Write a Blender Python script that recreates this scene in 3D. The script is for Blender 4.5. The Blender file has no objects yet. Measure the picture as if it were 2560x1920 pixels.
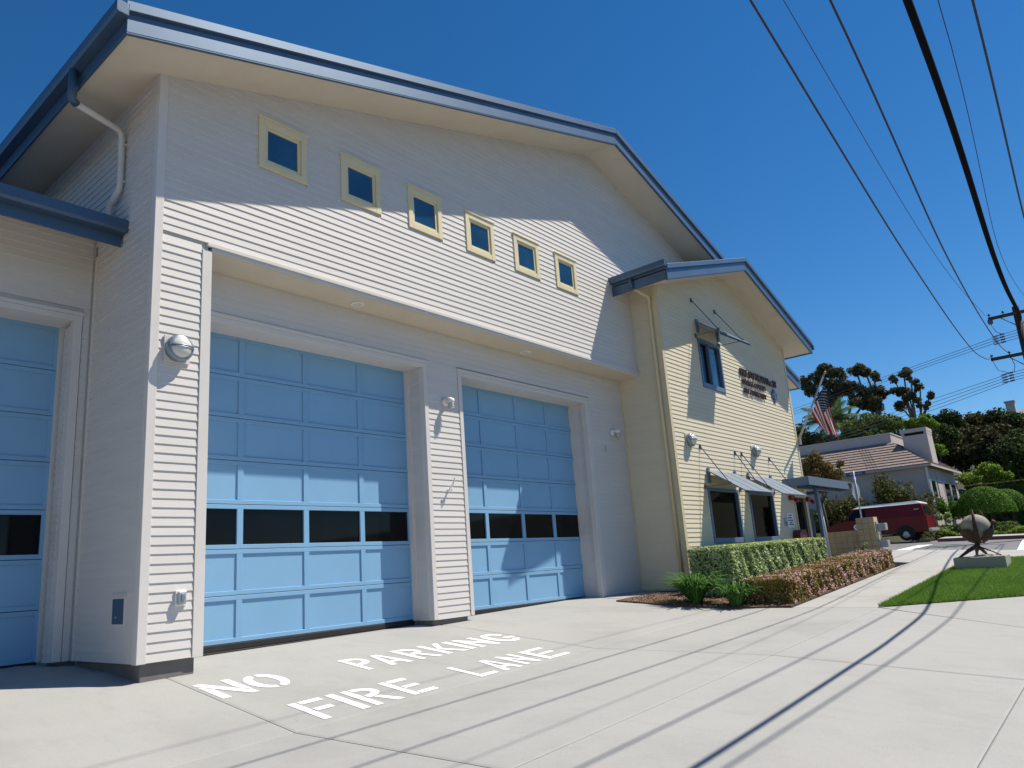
import bpy, bmesh, math, random
import numpy as np
from mathutils import Vector, Matrix

# ------------------------------------------------------------------ camera, sky, sun, exposure
scene = bpy.context.scene
COL = scene.collection
cam_d = bpy.data.cameras.new('camera')
cam = bpy.data.objects.new('camera', cam_d)
COL.objects.link(cam)
cam_d.sensor_width = 36.0
cam_d.lens = 25.9375
cam_d.shift_x = 0.01588
cam_d.shift_y = 0.01214
cam_d.clip_start = 0.05
cam_d.clip_end = 2000
_yaw, _pit, _rol = math.radians(49.92819), math.radians(13.20002), math.radians(-3.92095)
_f = Vector((math.sin(_yaw)*math.cos(_pit), math.cos(_yaw)*math.cos(_pit), math.sin(_pit)))
_r0 = Vector((math.cos(_yaw), -math.sin(_yaw), 0)); _u0 = _r0.cross(_f)
_R = math.cos(_rol)*_r0 + math.sin(_rol)*_u0
_U = -math.sin(_rol)*_r0 + math.cos(_rol)*_u0
_M = Matrix((( _R.x, _U.x, -_f.x), (_R.y, _U.y, -_f.y), (_R.z, _U.z, -_f.z)))
cam.matrix_world = Matrix.Translation((-3.737, -8.4, 0.7056)) @ _M.to_4x4()
scene.camera = cam

SUN_EL, SUN_AZ = math.radians(57.0), math.atan2(0.806, -0.592)   # azimuth clockwise from +Y
world = bpy.data.worlds.new('World'); scene.world = world
world.use_nodes = True
wn = world.node_tree; wn.nodes.clear()
sky = wn.nodes.new('ShaderNodeTexSky'); sky.sky_type = 'NISHITA'
sky.sun_disc = False; sky.sun_elevation = SUN_EL; sky.sun_rotation = SUN_AZ
sky.air_density = 1.0; sky.dust_density = 0.0; sky.ozone_density = 6.0; sky.altitude = 300
bg = wn.nodes.new('ShaderNodeBackground'); bg.inputs[1].default_value = 0.085
wo = wn.nodes.new('ShaderNodeOutputWorld')
hsv = wn.nodes.new('ShaderNodeHueSaturation'); hsv.inputs['Saturation'].default_value = 1.25
wn.links.new(sky.outputs[0], hsv.inputs['Color']); wn.links.new(hsv.outputs[0], bg.inputs[0]); wn.links.new(bg.outputs[0], wo.inputs[0])

sun_d = bpy.data.lights.new('sun', 'SUN'); sun_d.energy = 5.0; sun_d.angle = math.radians(0.5)
sun_d.color = (1.0, 0.93, 0.80)
sun = bpy.data.objects.new('sun', sun_d); COL.objects.link(sun)
_s = Vector((math.sin(SUN_AZ)*math.cos(SUN_EL), math.cos(SUN_AZ)*math.cos(SUN_EL), math.sin(SUN_EL)))
sun.rotation_euler = _s.to_track_quat('Z', 'Y').to_euler()
sun.location = (0, 0, 40)

scene.view_settings.view_transform = 'Standard'
scene.view_settings.look = 'None'
scene.view_settings.exposure = 0.36
scene.view_settings.gamma = 1.0
scene.view_settings.use_curve_mapping = False

RNG = random.Random(7)
NP = np.random.default_rng(11)

# ------------------------------------------------------------------ object helpers
def tag(o, label=None, cat=None, group=None, kind=None):
    if label: o['label'] = label
    if cat: o['category'] = cat
    if group: o['group'] = group
    if kind: o['kind'] = kind
    return o

def empty(name, loc, label=None, cat=None, group=None, rz=0, kind=None):
    o = bpy.data.objects.new(name, None); COL.objects.link(o)
    o.location = loc; o.rotation_euler = (0, 0, rz); o.empty_display_size = 0.2
    return tag(o, label, cat, group, kind)

def link(name, me, parent=None):
    o = bpy.data.objects.new(name, me); COL.objects.link(o)
    if parent is not None:
        o.parent = parent
        # meshes are written in world coordinates: undo every parent offset
        M = Matrix.Identity(4); p = parent
        while p is not None:
            M = (Matrix.Translation(p.location) @ p.rotation_euler.to_matrix().to_4x4()) @ M
            p = p.parent
        q = M.inverted()
        o.location = q.translation; o.rotation_euler = q.to_euler()
    return o

class MB:
    def __init__(s): s.v = []; s.f = []; s.m = []
    def add(s, vs, fs, mi=0):
        b = len(s.v); s.v += [tuple(map(float, p)) for p in vs]
        s.f += [tuple(b+i for i in f) for f in fs]; s.m += [mi]*len(fs)
        return s
    def box(s, x0, x1, y0, y1, z0, z1, mi=0):
        return s.add([(x0,y0,z0),(x1,y0,z0),(x1,y1,z0),(x0,y1,z0),(x0,y0,z1),(x1,y0,z1),(x1,y1,z1),(x0,y1,z1)],
                     [(0,3,2,1),(4,5,6,7),(0,1,5,4),(1,2,6,5),(2,3,7,6),(3,0,4,7)], mi)
    def poly(s, pts, mi=0): return s.add(pts, [tuple(range(len(pts)))], mi)
    def prism(s, pts, d, mi=0):
        """extrude a planar polygon (3-D points) by vector d"""
        n = len(pts); q = [(p[0]+d[0], p[1]+d[1], p[2]+d[2]) for p in pts]
        fs = [tuple(range(n-1, -1, -1)), tuple(range(n, 2*n))]
        fs += [(i, (i+1) % n, n+(i+1) % n, n+i) for i in range(n)]
        return s.add(list(pts)+q, fs, mi)
    def tube(s, pts, r, n=8, mi=0, caps=True):
        pts = [Vector(p) for p in pts]; rs = r if isinstance(r, (list, tuple)) else [r]*len(pts)
        rings = []; prev = None
        for i, p in enumerate(pts):
            a = pts[max(i-1, 0)]; b = pts[min(i+1, len(pts)-1)]
            t = (b-a).normalized()
            if prev is None:
                h = Vector((0,0,1)) if abs(t.z) < .9 else Vector((1,0,0))
                u = t.cross(h).normalized()
            else:
                u = (prev - t*prev.dot(t)); u = u.normalized() if u.length > 1e-6 else t.orthogonal().normalized()
            prev = u; w = t.cross(u)
            rings.append([p + (u*math.cos(2*math.pi*k/n) + w*math.sin(2*math.pi*k/n))*rs[i] for k in range(n)])
        vs = [q for ring in rings for q in ring]; fs = []
        for i in range(len(pts)-1):
            for k in range(n):
                fs.append((i*n+k, i*n+(k+1) % n, (i+1)*n+(k+1) % n, (i+1)*n+k))
        if caps:
            fs.append(tuple(range(n-1, -1, -1))); e = (len(pts)-1)*n; fs.append(tuple(range(e, e+n)))
        return s.add(vs, fs, mi)
    def lathe(s, c, axis, prof, n=16, mi=0):
        """prof: list of (distance along axis, radius)"""
        a = Vector(axis).normalized(); u = a.orthogonal().normalized(); w = a.cross(u); c = Vector(c)
        vs = []; fs = []
        for t, r in prof:
            for k in range(n):
                vs.append(c + a*t + (u*math.cos(2*math.pi*k/n)+w*math.sin(2*math.pi*k/n))*max(r, 1e-4))
        for i in range(len(prof)-1):
            for k in range(n):
                fs.append((i*n+k, i*n+(k+1) % n, (i+1)*n+(k+1) % n, (i+1)*n+k))
        fs.append(tuple(range(n-1, -1, -1))); e = (len(prof)-1)*n; fs.append(tuple(range(e, e+n)))
        return s.add(vs, fs, mi)
    def build(s, name, mat, parent=None, smooth=False, kind=None, bevel=0):
        me = bpy.data.meshes.new(name); me.from_pydata(s.v, [], s.f)
        mats = mat if isinstance(mat, (list, tuple)) else [mat]
        for m in mats: me.materials.append(m)
        if len(mats) > 1: me.polygons.foreach_set('material_index', s.m)
        bm = bmesh.new(); bm.from_mesh(me); bmesh.ops.recalc_face_normals(bm, faces=bm.faces)
        if bevel:
            bmesh.ops.bevel(bm, geom=[e for e in bm.edges if len(e.link_faces) == 2 and e.calc_face_angle(0) > .5], offset=bevel, segments=1, affect='EDGES', clamp_overlap=True)
        bm.to_mesh(me); bm.free()
        if smooth: me.polygons.foreach_set('use_smooth', [True]*len(me.polygons))
        me.update()
        o = link(name, me, parent)
        if kind: o['kind'] = kind
        return o

def smoothstep(a, b, x):
    t = min(max((x-a)/(b-a), 0), 1); return t*t*(3-2*t)

# ------------------------------------------------------------------ materials
def new_mat(name):
    m = bpy.data.materials.new(name); m.use_nodes = True
    nt = m.node_tree; p = nt.nodes['Principled BSDF']; return m, nt, p

def ramp_node(nt, fac, stops):
    r = nt.nodes.new('ShaderNodeValToRGB'); els = r.color_ramp.elements
    while len(els) > 1: els.remove(els[-1])
    els[0].position = stops[0][0]; els[0].color = (*stops[0][1], 1)
    for pz, c in stops[1:]:
        e = els.new(pz); e.color = (*c, 1)
    nt.links.new(fac, r.inputs[0]); return r

def noise(nt, scale, detail=4, rough=.55, vec=None, stretch=None):
    n = nt.nodes.new('ShaderNodeTexNoise'); n.inputs['Scale'].default_value = scale
    n.inputs['Detail'].default_value = detail; n.inputs['Roughness'].default_value = rough
    if vec is None:
        g = nt.nodes.new('ShaderNodeNewGeometry'); vec = g.outputs['Position']
    if stretch:
        mp = nt.nodes.new('ShaderNodeMapping'); mp.inputs['Scale'].default_value = stretch
        nt.links.new(vec, mp.inputs['Vector']); vec = mp.outputs[0]
    nt.links.new(vec, n.inputs['Vector']); return n

def mixc(nt, a, b, fac, mode='MIX'):
    m = nt.nodes.new('ShaderNodeMix'); m.data_type = 'RGBA'; m.blend_type = mode
    def put(sock, v):
        if hasattr(v, 'node'): nt.links.new(v, sock)
        elif isinstance(v, (int, float)): sock.default_value = v
        else: sock.default_value = (*v, 1)
    put(m.inputs[0], fac); put(m.inputs[6], a); put(m.inputs[7], b)
    return m.outputs[2]

def bump(nt, p, h, strength=.2, dist=.01):
    b = nt.nodes.new('ShaderNodeBump'); b.inputs['Strength'].default_value = strength
    b.inputs['Distance'].default_value = dist
    nt.links.new(h, b.inputs['Height']); nt.links.new(b.outputs[0], p.inputs['Normal'])

def mul(c, k): return tuple(min(1, x*k) for x in c)

def paint(name, col, rough=.6, var=.08, scale=3.0, grain=60, bstr=.12, metal=0.0, stretch=None, dirt=None, dirt_amt=.5, spec=.4):
    m, nt, p = new_mat(name)
    n1 = noise(nt, scale, 5, .6, stretch=stretch)
    r = ramp_node(nt, n1.outputs['Fac'], [(.3, mul(col, 1-var)), (.7, mul(col, 1+var*.6))])
    c = r.outputs[0]
    if dirt:
        n2 = noise(nt, .9, 8, .7, stretch=(1, 1, .35))
        f = nt.nodes.new('ShaderNodeMapRange'); f.inputs[1].default_value = .55; f.inputs[2].default_value = .8
        f.inputs[3].default_value = 0; f.inputs[4].default_value = dirt_amt
        nt.links.new(n2.outputs['Fac'], f.inputs[0]); c = mixc(nt, c, dirt, f.outputs[0])
    nt.links.new(c, p.inputs['Base Color'])
    p.inputs['Roughness'].default_value = rough; p.inputs['Metallic'].default_value = metal
    p.inputs['Specular IOR Level'].default_value = spec
    if bstr:
        n3 = noise(nt, grain, 3, .6, stretch=stretch); bump(nt, p, n3.outputs['Fac'], bstr, .004)
    return m

def glass(name, col=(.004,.005,.007), rough=.03, ior=1.4):
    m, nt, p = new_mat(name)
    n = noise(nt, 1.3, 2, .5)
    r = ramp_node(nt, n.outputs['Fac'], [(.35, mul(col, .6)), (.7, mul(col, 1.5))])
    nt.links.new(r.outputs[0], p.inputs['Base Color'])
    p.inputs['Roughness'].default_value = rough; p.inputs['IOR'].default_value = ior
    n2 = noise(nt, .8, 1, .5); bump(nt, p, n2.outputs['Fac'], .04, .02)
    return m

def leaf_mat(name, cols, rough=.5, transl=.25, seedscale=1.2):
    rough = max(rough, .7); cols = [mul(c, 1.55) for c in cols]
    """leaf colours: random per leaf, drifting slowly through the crown"""
    m, nt, p = new_mat(name)
    g = nt.nodes.new('ShaderNodeNewGeometry')
    n = noise(nt, seedscale, 3, .6)
    ad = nt.nodes.new('ShaderNodeMath'); ad.operation = 'ADD'
    ml = nt.nodes.new('ShaderNodeMath'); ml.operation = 'MULTIPLY'; ml.inputs[1].default_value = .55
    m2 = nt.nodes.new('ShaderNodeMath'); m2.operation = 'MULTIPLY'; m2.inputs[1].default_value = .5
    nt.links.new(g.outputs['Random Per Island'], ml.inputs[0]); nt.links.new(n.outputs['Fac'], m2.inputs[0])
    nt.links.new(ml.outputs[0], ad.inputs[0]); nt.links.new(m2.outputs[0], ad.inputs[1])
    k = len(cols)
    r = ramp_node(nt, ad.outputs[0], [(.12+.72*i/max(k-1, 1), c) for i, c in enumerate(cols)])
    nt.links.new(r.outputs[0], p.inputs['Base Color']); p.inputs['Roughness'].default_value = rough
    p.inputs['Specular IOR Level'].default_value = .08
    t = nt.nodes.new('ShaderNodeBsdfTranslucent'); nt.links.new(r.outputs[0], t.inputs[0])
    ms = nt.nodes.new('ShaderNodeMixShader'); ms.inputs[0].default_value = transl
    out = nt.nodes['Material Output']
    nt.links.new(p.outputs[0], ms.inputs[1]); nt.links.new(t.outputs[0], ms.inputs[2]); nt.links.new(ms.outputs[0], out.inputs[0])
    return m

def concrete(name, col, stain=(.30,.28,.24), speck=True, stretch=None):
    m, nt, p = new_mat(name)
    a = noise(nt, .55, 6, .62); b = noise(nt, 5, 5, .6, stretch=stretch or (1, .35, 1)); c_ = noise(nt, 90, 3, .6)
    r = ramp_node(nt, a.outputs['Fac'], [(.28, mul(col, .86)), (.5, col), (.75, mul(col, 1.06))])
    c = mixc(nt, r.outputs[0], mul(col, .84), 0.0)
    f = nt.nodes.new('ShaderNodeMapRange'); f.inputs[1].default_value = .52; f.inputs[2].default_value = .74; f.inputs[4].default_value = .38
    nt.links.new(b.outputs['Fac'], f.inputs[0]); c = mixc(nt, r.outputs[0], mul(col, .82), f.outputs[0])
    d = noise(nt, .8, 8, .75)
    f2 = nt.nodes.new('ShaderNodeMapRange'); f2.inputs[1].default_value = .60; f2.inputs[2].default_value = .72; f2.inputs[4].default_value = .32
    nt.links.new(d.outputs['Fac'], f2.inputs[0]); c = mixc(nt, c, stain, f2.outputs[0])
    f3 = nt.nodes.new('ShaderNodeMapRange'); f3.inputs[1].default_value = .35; f3.inputs[2].default_value = .65; f3.inputs[3].default_value = .93; f3.inputs[4].default_value = 1.04
    nt.links.new(c_.outputs['Fac'], f3.inputs[0])
    cc = nt.nodes.new('ShaderNodeCombineColor')
    for i in range(3): nt.links.new(f3.outputs[0], cc.inputs[i])
    c = mixc(nt, c, cc.outputs[0], 1.0, 'MULTIPLY')
    if speck:
        v = nt.nodes.new('ShaderNodeTexVoronoi'); v.inputs['Scale'].default_value = 5.5
        g = nt.nodes.new('ShaderNodeNewGeometry'); nt.links.new(g.outputs['Position'], v.inputs['Vector'])
        f4 = nt.nodes.new('ShaderNodeMapRange'); f4.inputs[1].default_value = .035; f4.inputs[2].default_value = .05; f4.inputs[3].default_value = .75; f4.inputs[4].default_value = 0
        nt.links.new(v.outputs['Distance'], f4.inputs[0])
        sel = nt.nodes.new('ShaderNodeSeparateColor'); nt.links.new(v.outputs['Color'], sel.inputs[0])
        gt = nt.nodes.new('ShaderNodeMath'); gt.operation = 'GREATER_THAN'; gt.inputs[1].default_value = .82
        nt.links.new(sel.outputs[0], gt.inputs[0])
        mm = nt.nodes.new('ShaderNodeMath'); mm.operation = 'MULTIPLY'
        nt.links.new(f4.outputs[0], mm.inputs[0]); nt.links.new(gt.outputs[0], mm.inputs[1])
        c = mixc(nt, c, (.16,.14,.12), mm.outputs[0])
    nt.links.new(c, p.inputs['Base Color']); p.inputs['Roughness'].default_value = .85
    p.inputs['Specular IOR Level'].default_value = .2
    bump(nt, p, c_.outputs['Fac'], .25, .003)
    return m

MAT = {}
MAT['siding']   = paint('white_siding_paint', (.64,.60,.565), .62, .05, 2.0, 40, .10, dirt=(.55,.50,.44), dirt_amt=.16, stretch=(.35,.35,3))
MAT['trim']     = paint('white_trim_paint', (.65,.61,.575), .55, .04, 3.0, 50, .08, dirt=(.5,.45,.4), dirt_amt=.15)
MAT['cream']    = paint('cream_siding_paint', (.66,.585,.44), .62, .05, 2.0, 40, .10, dirt=(.55,.46,.32), dirt_amt=.14, stretch=(.35,.35,3))
MAT['creamtrim']= paint('cream_trim_paint', (.60,.51,.33), .55, .05, 3.0, 50, .08)
MAT['wintrim']  = paint('pale_yellow_trim_paint', (.72,.63,.40), .5, .04, 4.0, 50, .06)
MAT['soffit']   = paint('cream_soffit_plaster', (.64,.56,.44), .75, .05, 2.0, 120, .25)
MAT['roof']     = paint('blue_sheet_metal', (.105,.165,.25), .42, .10, 1.1, 8, .10, metal=.35, spec=.5, stretch=(1,1,.4))
MAT['gutter']   = paint('dark_blue_sheet_metal', (.07,.12,.19), .42, .08, 2.0, 10, .05, metal=.3)
MAT['door']     = paint('light_blue_door_paint', (.21,.40,.60), .5, .05, 1.2, 60, .05, dirt=(.15,.26,.38), dirt_amt=.22)
MAT['doorrail'] = paint('light_blue_rail_paint', (.205,.39,.59), .48, .05, 2.0, 60, .05, dirt=(.13,.24,.36), dirt_amt=.3)
MAT['rubber']   = paint('black_rubber', (.02,.018,.02), .7, .3, 6, 40, .2)
MAT['found']    = paint('grey_foundation_plaster', (.17,.155,.14), .85, .18, 3, 80, .35)
MAT['darkglass']= glass('dark_window_glass', (.003,.0035,.005), .04, 1.28)
MAT['glass']    = glass('blue_window_glass', (.01,.035,.065), .03, 2.0)
MAT['winframe'] = paint('slate_blue_window_frame', (.13,.20,.31), .45, .07, 4, 30, .04, metal=.2)
MAT['silver']   = paint('grey_lamp_metal', (.24,.29,.35), .35, .06, 6, 40, .04, metal=.5)
MAT['lens']     = paint('milky_lamp_glass', (.62,.62,.55), .25, .03, 6, 20, .02, spec=.6)
MAT['white']    = paint('white_plastic', (.78,.77,.75), .4, .04, 6, 40, .03)
MAT['galv']     = paint('galvanised_metal', (.42,.44,.46), .45, .12, 8, 40, .1, metal=.5)
MAT['awning']   = paint('grey_blue_awning_metal', (.14,.175,.23), .5, .06, 3, 30, .05, metal=.35)
MAT['steel']    = paint('dark_steel_rod', (.10,.11,.13), .4, .1, 8, 40, .05, metal=.6)
MAT['bronze']   = paint('dark_bronze_letters', (.085,.04,.03), .45, .2, 12, 40, .1, metal=.4)
MAT['emblem']   = paint('dark_blue_emblem', (.05,.08,.16), .4, .15, 14, 40, .1)
MAT['red']      = paint('red_enamel', (.30,.012,.015), .35, .1, 5, 30, .03)
MAT['darkred']  = paint('dark_red_enamel', (.14,.008,.012), .4, .15, 4, 30, .03)
MAT['navy']     = paint('dark_navy_metal', (.02,.028,.045), .45, .15, 4, 30, .05)
MAT['conc']     = concrete('pale_concrete', (.352,.349,.338))
MAT['conc2']    = concrete('sidewalk_concrete', (.385,.38,.366))
MAT['kerb']     = concrete('kerb_concrete', (.46,.44,.41))
MAT['redkerb']  = paint('faded_red_kerb_paint', (.16,.07,.065), .8, .25, 5, 60, .2)
MAT['mark']     = paint('white_road_paint', (.86,.86,.85), .65, .03, 8, 90, .2, dirt=(.6,.58,.55), dirt_amt=.25)
MAT['asphalt']  = paint('asphalt', (.17,.17,.175), .9, .14, 1.2, 160, .4, dirt=(.10,.10,.10), dirt_amt=.4)
MAT['soil']     = paint('dry_soil', (.15,.11,.075), .95, .3, 3, 60, .6)
MAT['mulch']    = paint('bark_mulch', (.13,.08,.055), .95, .5, 22, 60, .8)
MAT['chip']     = leaf_mat('bark_chips', [(.05,.03,.02),(.13,.08,.05),(.22,.15,.10),(.30,.22,.16)], .9, 0.0, 4)
MAT['lawn']     = paint('lawn_thatch', (.06,.11,.022), .95, .3, 3, 90, .5)
MAT['blade']    = leaf_mat('grass_blades', [(.05,.105,.014),(.085,.17,.022),(.115,.21,.03),(.17,.26,.05)], .55, .3, .8)
MAT['cmu']      = paint('tan_block', (.50,.40,.25), .85, .12, 4, 90, .3)
MAT['mortar']   = paint('tan_mortar', (.27,.21,.135), .9, .1, 6, 60, .3)
MAT['wood']     = paint('weathered_pole_wood', (.055,.042,.034), .85, .25, 3, 30, .4, stretch=(6,6,.6))
MAT['cable']    = paint('black_cable', (.007,.007,.009), .9, .2, 5, 30, .1, spec=.05)
MAT['wire']     = paint('dark_wire', (.035,.03,.045), .5, .2, 5, 30, 0)
MAT['porc']     = paint('insulator_porcelain', (.10,.08,.10), .25, .2, 10, 30, .05)
MAT['vanred']   = paint('maroon_van_paint', (.11,.007,.013), .42, .08, 1.5, 20, .01, spec=.25)
MAT['vanwhite'] = paint('white_van_roof_paint', (.75,.75,.75), .3, .04, 3, 30, .02)
MAT['tyre']     = paint('tyre_rubber', (.015,.015,.016), .8, .2, 8, 40, .2)
MAT['rust']     = paint('rusted_steel', (.075,.045,.038), .75, .35, 9, 60, .5, metal=.3)
MAT['ball']     = concrete('sphere_stone', (.34,.31,.245))
MAT['plinth']   = concrete('plinth_concrete', (.36,.33,.28))
MAT['stucco']   = paint('pinkish_grey_stucco', (.54,.46,.43), .85, .06, 2, 120, .3)
MAT['shingle']  = paint('weathered_wood_shingle', (.26,.20,.175), .9, .35, 7, 40, .5)
MAT['bark']     = paint('tree_bark', (.11,.085,.065), .9, .35, 5, 30, .6, stretch=(3,3,.7))
MAT['palebark'] = paint('pale_eucalyptus_bark', (.22,.18,.14), .85, .35, 4, 30, .4, stretch=(3,3,.7))
MAT['flagred']  = paint('flag_red_cloth', (.40,.012,.02), .8, .06, 8, 120, .2)
MAT['flagwhite']= paint('flag_white_cloth', (.78,.77,.76), .8, .04, 8, 120, .2)
MAT['flagblue'] = paint('flag_blue_cloth', (.018,.025,.085), .8, .08, 8, 120, .2)
MAT['gold']     = paint('brass_ball', (.55,.36,.08), .3, .1, 8, 30, .02, metal=.8)
MAT['signblue'] = paint('street_sign_blue', (.012,.05,.20), .4, .1, 6, 30, .02)
MAT['signpale'] = paint('street_sign_lettering', (.16,.24,.42), .5, .1, 6, 30, .02)
MAT['ink']      = paint('sign_ink', (.10,.11,.16), .6, .1, 6, 30, 0)
MAT['inkred']   = paint('sign_red_ink', (.22,.08,.13), .6, .1, 6, 30, 0)
MAT['pale_blue']= paint('pale_blue_card', (.30,.40,.50), .6, .1, 6, 30, 0)
MAT['blind']    = paint('green_grey_blind_slat', (.16,.24,.23), .6, .1, 6, 30, 0)
MAT['clear']    = glass('window_reflecting_glass', (.004,.010,.012), .02, 1.22)
def clear_glass(name, tint=(.55,.72,.70)):
    m, nt, p = new_mat(name)
    nt.nodes.remove(p); gl = nt.nodes.new('ShaderNodeBsdfGlossy'); gl.inputs['Roughness'].default_value = .02
    tr = nt.nodes.new('ShaderNodeBsdfTransparent'); tr.inputs[0].default_value = (*tint, 1)
    fr = nt.nodes.new('ShaderNodeFresnel'); fr.inputs[0].default_value = 1.3
    ms = nt.nodes.new('ShaderNodeMixShader'); nt.links.new(fr.outputs[0], ms.inputs[0]); nt.links.new(tr.outputs[0], ms.inputs[1]); nt.links.new(gl.outputs[0], ms.inputs[2])
    nt.links.new(ms.outputs[0], nt.nodes['Material Output'].inputs[0]); return m
MAT['clearpane'] = clear_glass('tinted_clear_glass', (.45,.60,.58))
MAT['hill']     = paint('dry_brush_hill', (.045,.047,.02), .95, .4, .35, 12, .6)

# ------------------------------------------------------------------ terrain
_bx = [-30,.4,5.15,9.8,17.2,60]; _bz = [-1.5,-.611,-.468,-.328,.052,1.68]
def base(x): return float(np.interp(x, _bx, _bz))
def cross(x, y): return .03*(max(min(y, 20), -20)+1.3)*smoothstep(20, 28, x)
def G(x, y):
    b = base(x)+cross(x, y)
    if y >= -2.385:
        k = .147 + (.035-.147)*smoothstep(10.5, 14.0, x)
        if x > 20: k *= 1-smoothstep(20, 26, x)
        k0 = float(np.interp(x, [.35,5.15,11], [.15,.113,.09]))
        k *= k0/.147; yc = .5 if x > .3 else 1.1
        return b+.04+k*(min(y, yc)+2.385)+.03*max(0, min(y, 2.4)-yc)
    if y >= -4.84: return b+.04*(y+4.84)/2.455
    d = -(y+4.84)
    xa = 9.95-d*.63; xb = 9.95+d*.67
    zd = b-.073*d; zl = b-.012*d
    if x <= xa: return zd
    if x >= xb: return zl
    return zd+(zl-zd)*(x-xa)/(xb-xa)
def street_z(x, y):
    if x < 20: return min(base(x)-.26, base(x)-.30+.02*min(0, (y+9)))
    return base(x)+cross(x, y)-.13 - .13*(1-smoothstep(20, 27, x))
def hill_z(x, y):
    b = base(min(x, 36))+cross(min(x, 36), y)
    if x > 36: b += .05*(min(x, 50)-36)
    if x > 50: b += .13*(min(x, 150)-50) + .03*max(0, min(y, 60))*smoothstep(50, 90, x)
    b += .8*math.sin(x*.09+1)*math.sin(y*.07)*smoothstep(50, 90, x)
    return b

def grid_mesh(name, xs, ys, fz, mat, kind='structure', parent=None):
    b = MB(); nx, ny = len(xs), len(ys)
    vs = [(x, y, fz(x, y)) for y in ys for x in xs]
    fs = [(j*nx+i, j*nx+i+1, (j+1)*nx+i+1, (j+1)*nx+i) for j in range(ny-1) for i in range(nx-1)]
    b.add(vs, fs); return b.build(name, mat, parent, smooth=True, kind=kind)

xs = list(np.concatenate([np.linspace(-400,-40,7), np.linspace(-30,20,26), np.linspace(22,60,20), np.linspace(65,160,20), np.linspace(200,900,6)]))
ys = list(np.concatenate([np.linspace(-600,-60,6), np.linspace(-50,-12,10), np.linspace(-10,12,23), np.linspace(15,60,12), np.linspace(80,700,7)]))
grid_mesh('ground', xs, ys, lambda x, y: (hill_z(x, y) if x > 36.2 else min(G(max(min(x, 36), -30), y), street_z(max(x, -30), y)))-.35*(1-smoothstep(36.2, 38, x)) - .02, MAT['hill'])

# street: asphalt of the main road in front and of the cross street, one sheet
grid_mesh('street', list(np.linspace(-60, 20, 21))+list(np.linspace(21, 36.4, 15)), list(np.linspace(-40,-8,9))+list(np.linspace(-7.6, 40, 40)),
          lambda x, y: street_z(x, y) if (y < -7.7 or x > 21.5) else street_z(x, y)-.35, MAT['asphalt'])

# driveway and sidewalk: poured slabs with open joints
def slab(name, poly, mat, parent, nsub=6, thick=.22, gap=.007):
    """poly: 4 corners (x,y) counter-clockwise; top follows the ground, edges eased down"""
    b = MB(); n = nsub
    P = [np.array(p, float) for p in poly]; c = sum(P)/4
    P = [p+(c-p)/np.linalg.norm(c-p)*gap for p in P]
    us = [0, .006]+list(np.linspace(.0, 1, n+1)[1:-1])+[.994, 1]
    vs = []
    for jv, v in enumerate(us):
        for iu, u in enumerate(us):
            p = P[0]*(1-u)*(1-v)+P[1]*u*(1-v)+P[2]*u*v+P[3]*(1-u)*v
            edge = iu in (0, len(us)-1) or jv in (0, len(us)-1)
            vs.append((p[0], p[1], G(p[0], p[1])-(.006 if edge else 0)))
    N = len(us)
    fs = [(j*N+i, j*N+i+1, (j+1)*N+i+1, (j+1)*N+i) for j in range(N-1) for i in range(N-1)]
    ring = [i for i in range(N)]+[j*N+N-1 for j in range(1, N)]+[(N-1)*N+i for i in range(N-2, -1, -1)]+[j*N for j in range(N-2, 0, -1)]
    k = len(vs); vs += [(vs[i][0], vs[i][1], vs[i][2]-thick) for i in ring]
    m_ = len(ring); fs += [(ring[i], k+i, k+(i+1) % m_, ring[(i+1) % m_]) for i in range(m_)]
    b.add(vs, fs); return b.build(name, mat, parent, smooth=False)

drive = empty('driveway', (0, -4, -.7), kind='structure')
cx = [-14.0, -9.25, -4.45, .353, 5.153, 9.95]
rows = [(-9.2, -7.28), (-7.28, -4.84), (-4.84, -2.385), (-2.385, 2.35)]
for i in range(len(cx)-1):
    for (y0, y1) in rows:
        x0, x1 = cx[i], cx[i+1]
        if y1 < -4 and i == 4:      # beside the flared kerb return
            xa0 = 9.95+(y0+4.84)*.63; xa1 = 9.95+(y1+4.84)*.63
            slab('concrete_slab', [(x0, y0), (xa0, y0), (xa1, y1), (x0, y1)], MAT['conc'], drive)
            continue
        slab('concrete_slab', [(x0, y0), (x1, y0), (x1, y1), (x0, y1)], MAT['conc'], drive)
slab('concrete_slab', [(9.95-1.537, -7.28), (9.95+1.635, -7.28), (9.955, -4.86), (9.945, -4.86)], MAT['conc'], drive)
walk = empty('sidewalk', (16, -4, -.1), kind='structure')
for i in range(9):
    x0 = 9.95+1.55*i; x1 = x0+1.55
    slab('sidewalk_slab', [(x0, -4.80), (x1, -4.80), (x1, -3.40), (x0, -3.40)], MAT['conc2'], walk, 3)
slab('sidewalk_slab', [(19.25, -7.2), (22.3, -7.2), (22.3, -4.80), (19.25, -4.80)], MAT['conc2'], walk, 3)
slab('sidewalk_slab', [(23.9, -4.80), (24.6, -4.80), (26.3, -1.9), (23.9, -1.9)], MAT['conc2'], walk, 3)
slab('sidewalk_slab', [(22.3, -7.2), (23.2, -6.6), (24.4, -4.80), (22.3, -4.80)], MAT['conc2'], walk, 3)
slab('sidewalk_slab', [(19.25, -3.40), (23.9, -3.40), (23.9, -1.9), (20.6, -1.9)], MAT['conc2'], walk, 3)
slab('sidewalk_slab', [(23.9, -1.9), (26.3, -1.9), (26.6, 14), (23.9, 14)], MAT['conc2'], walk, 5)
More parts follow.
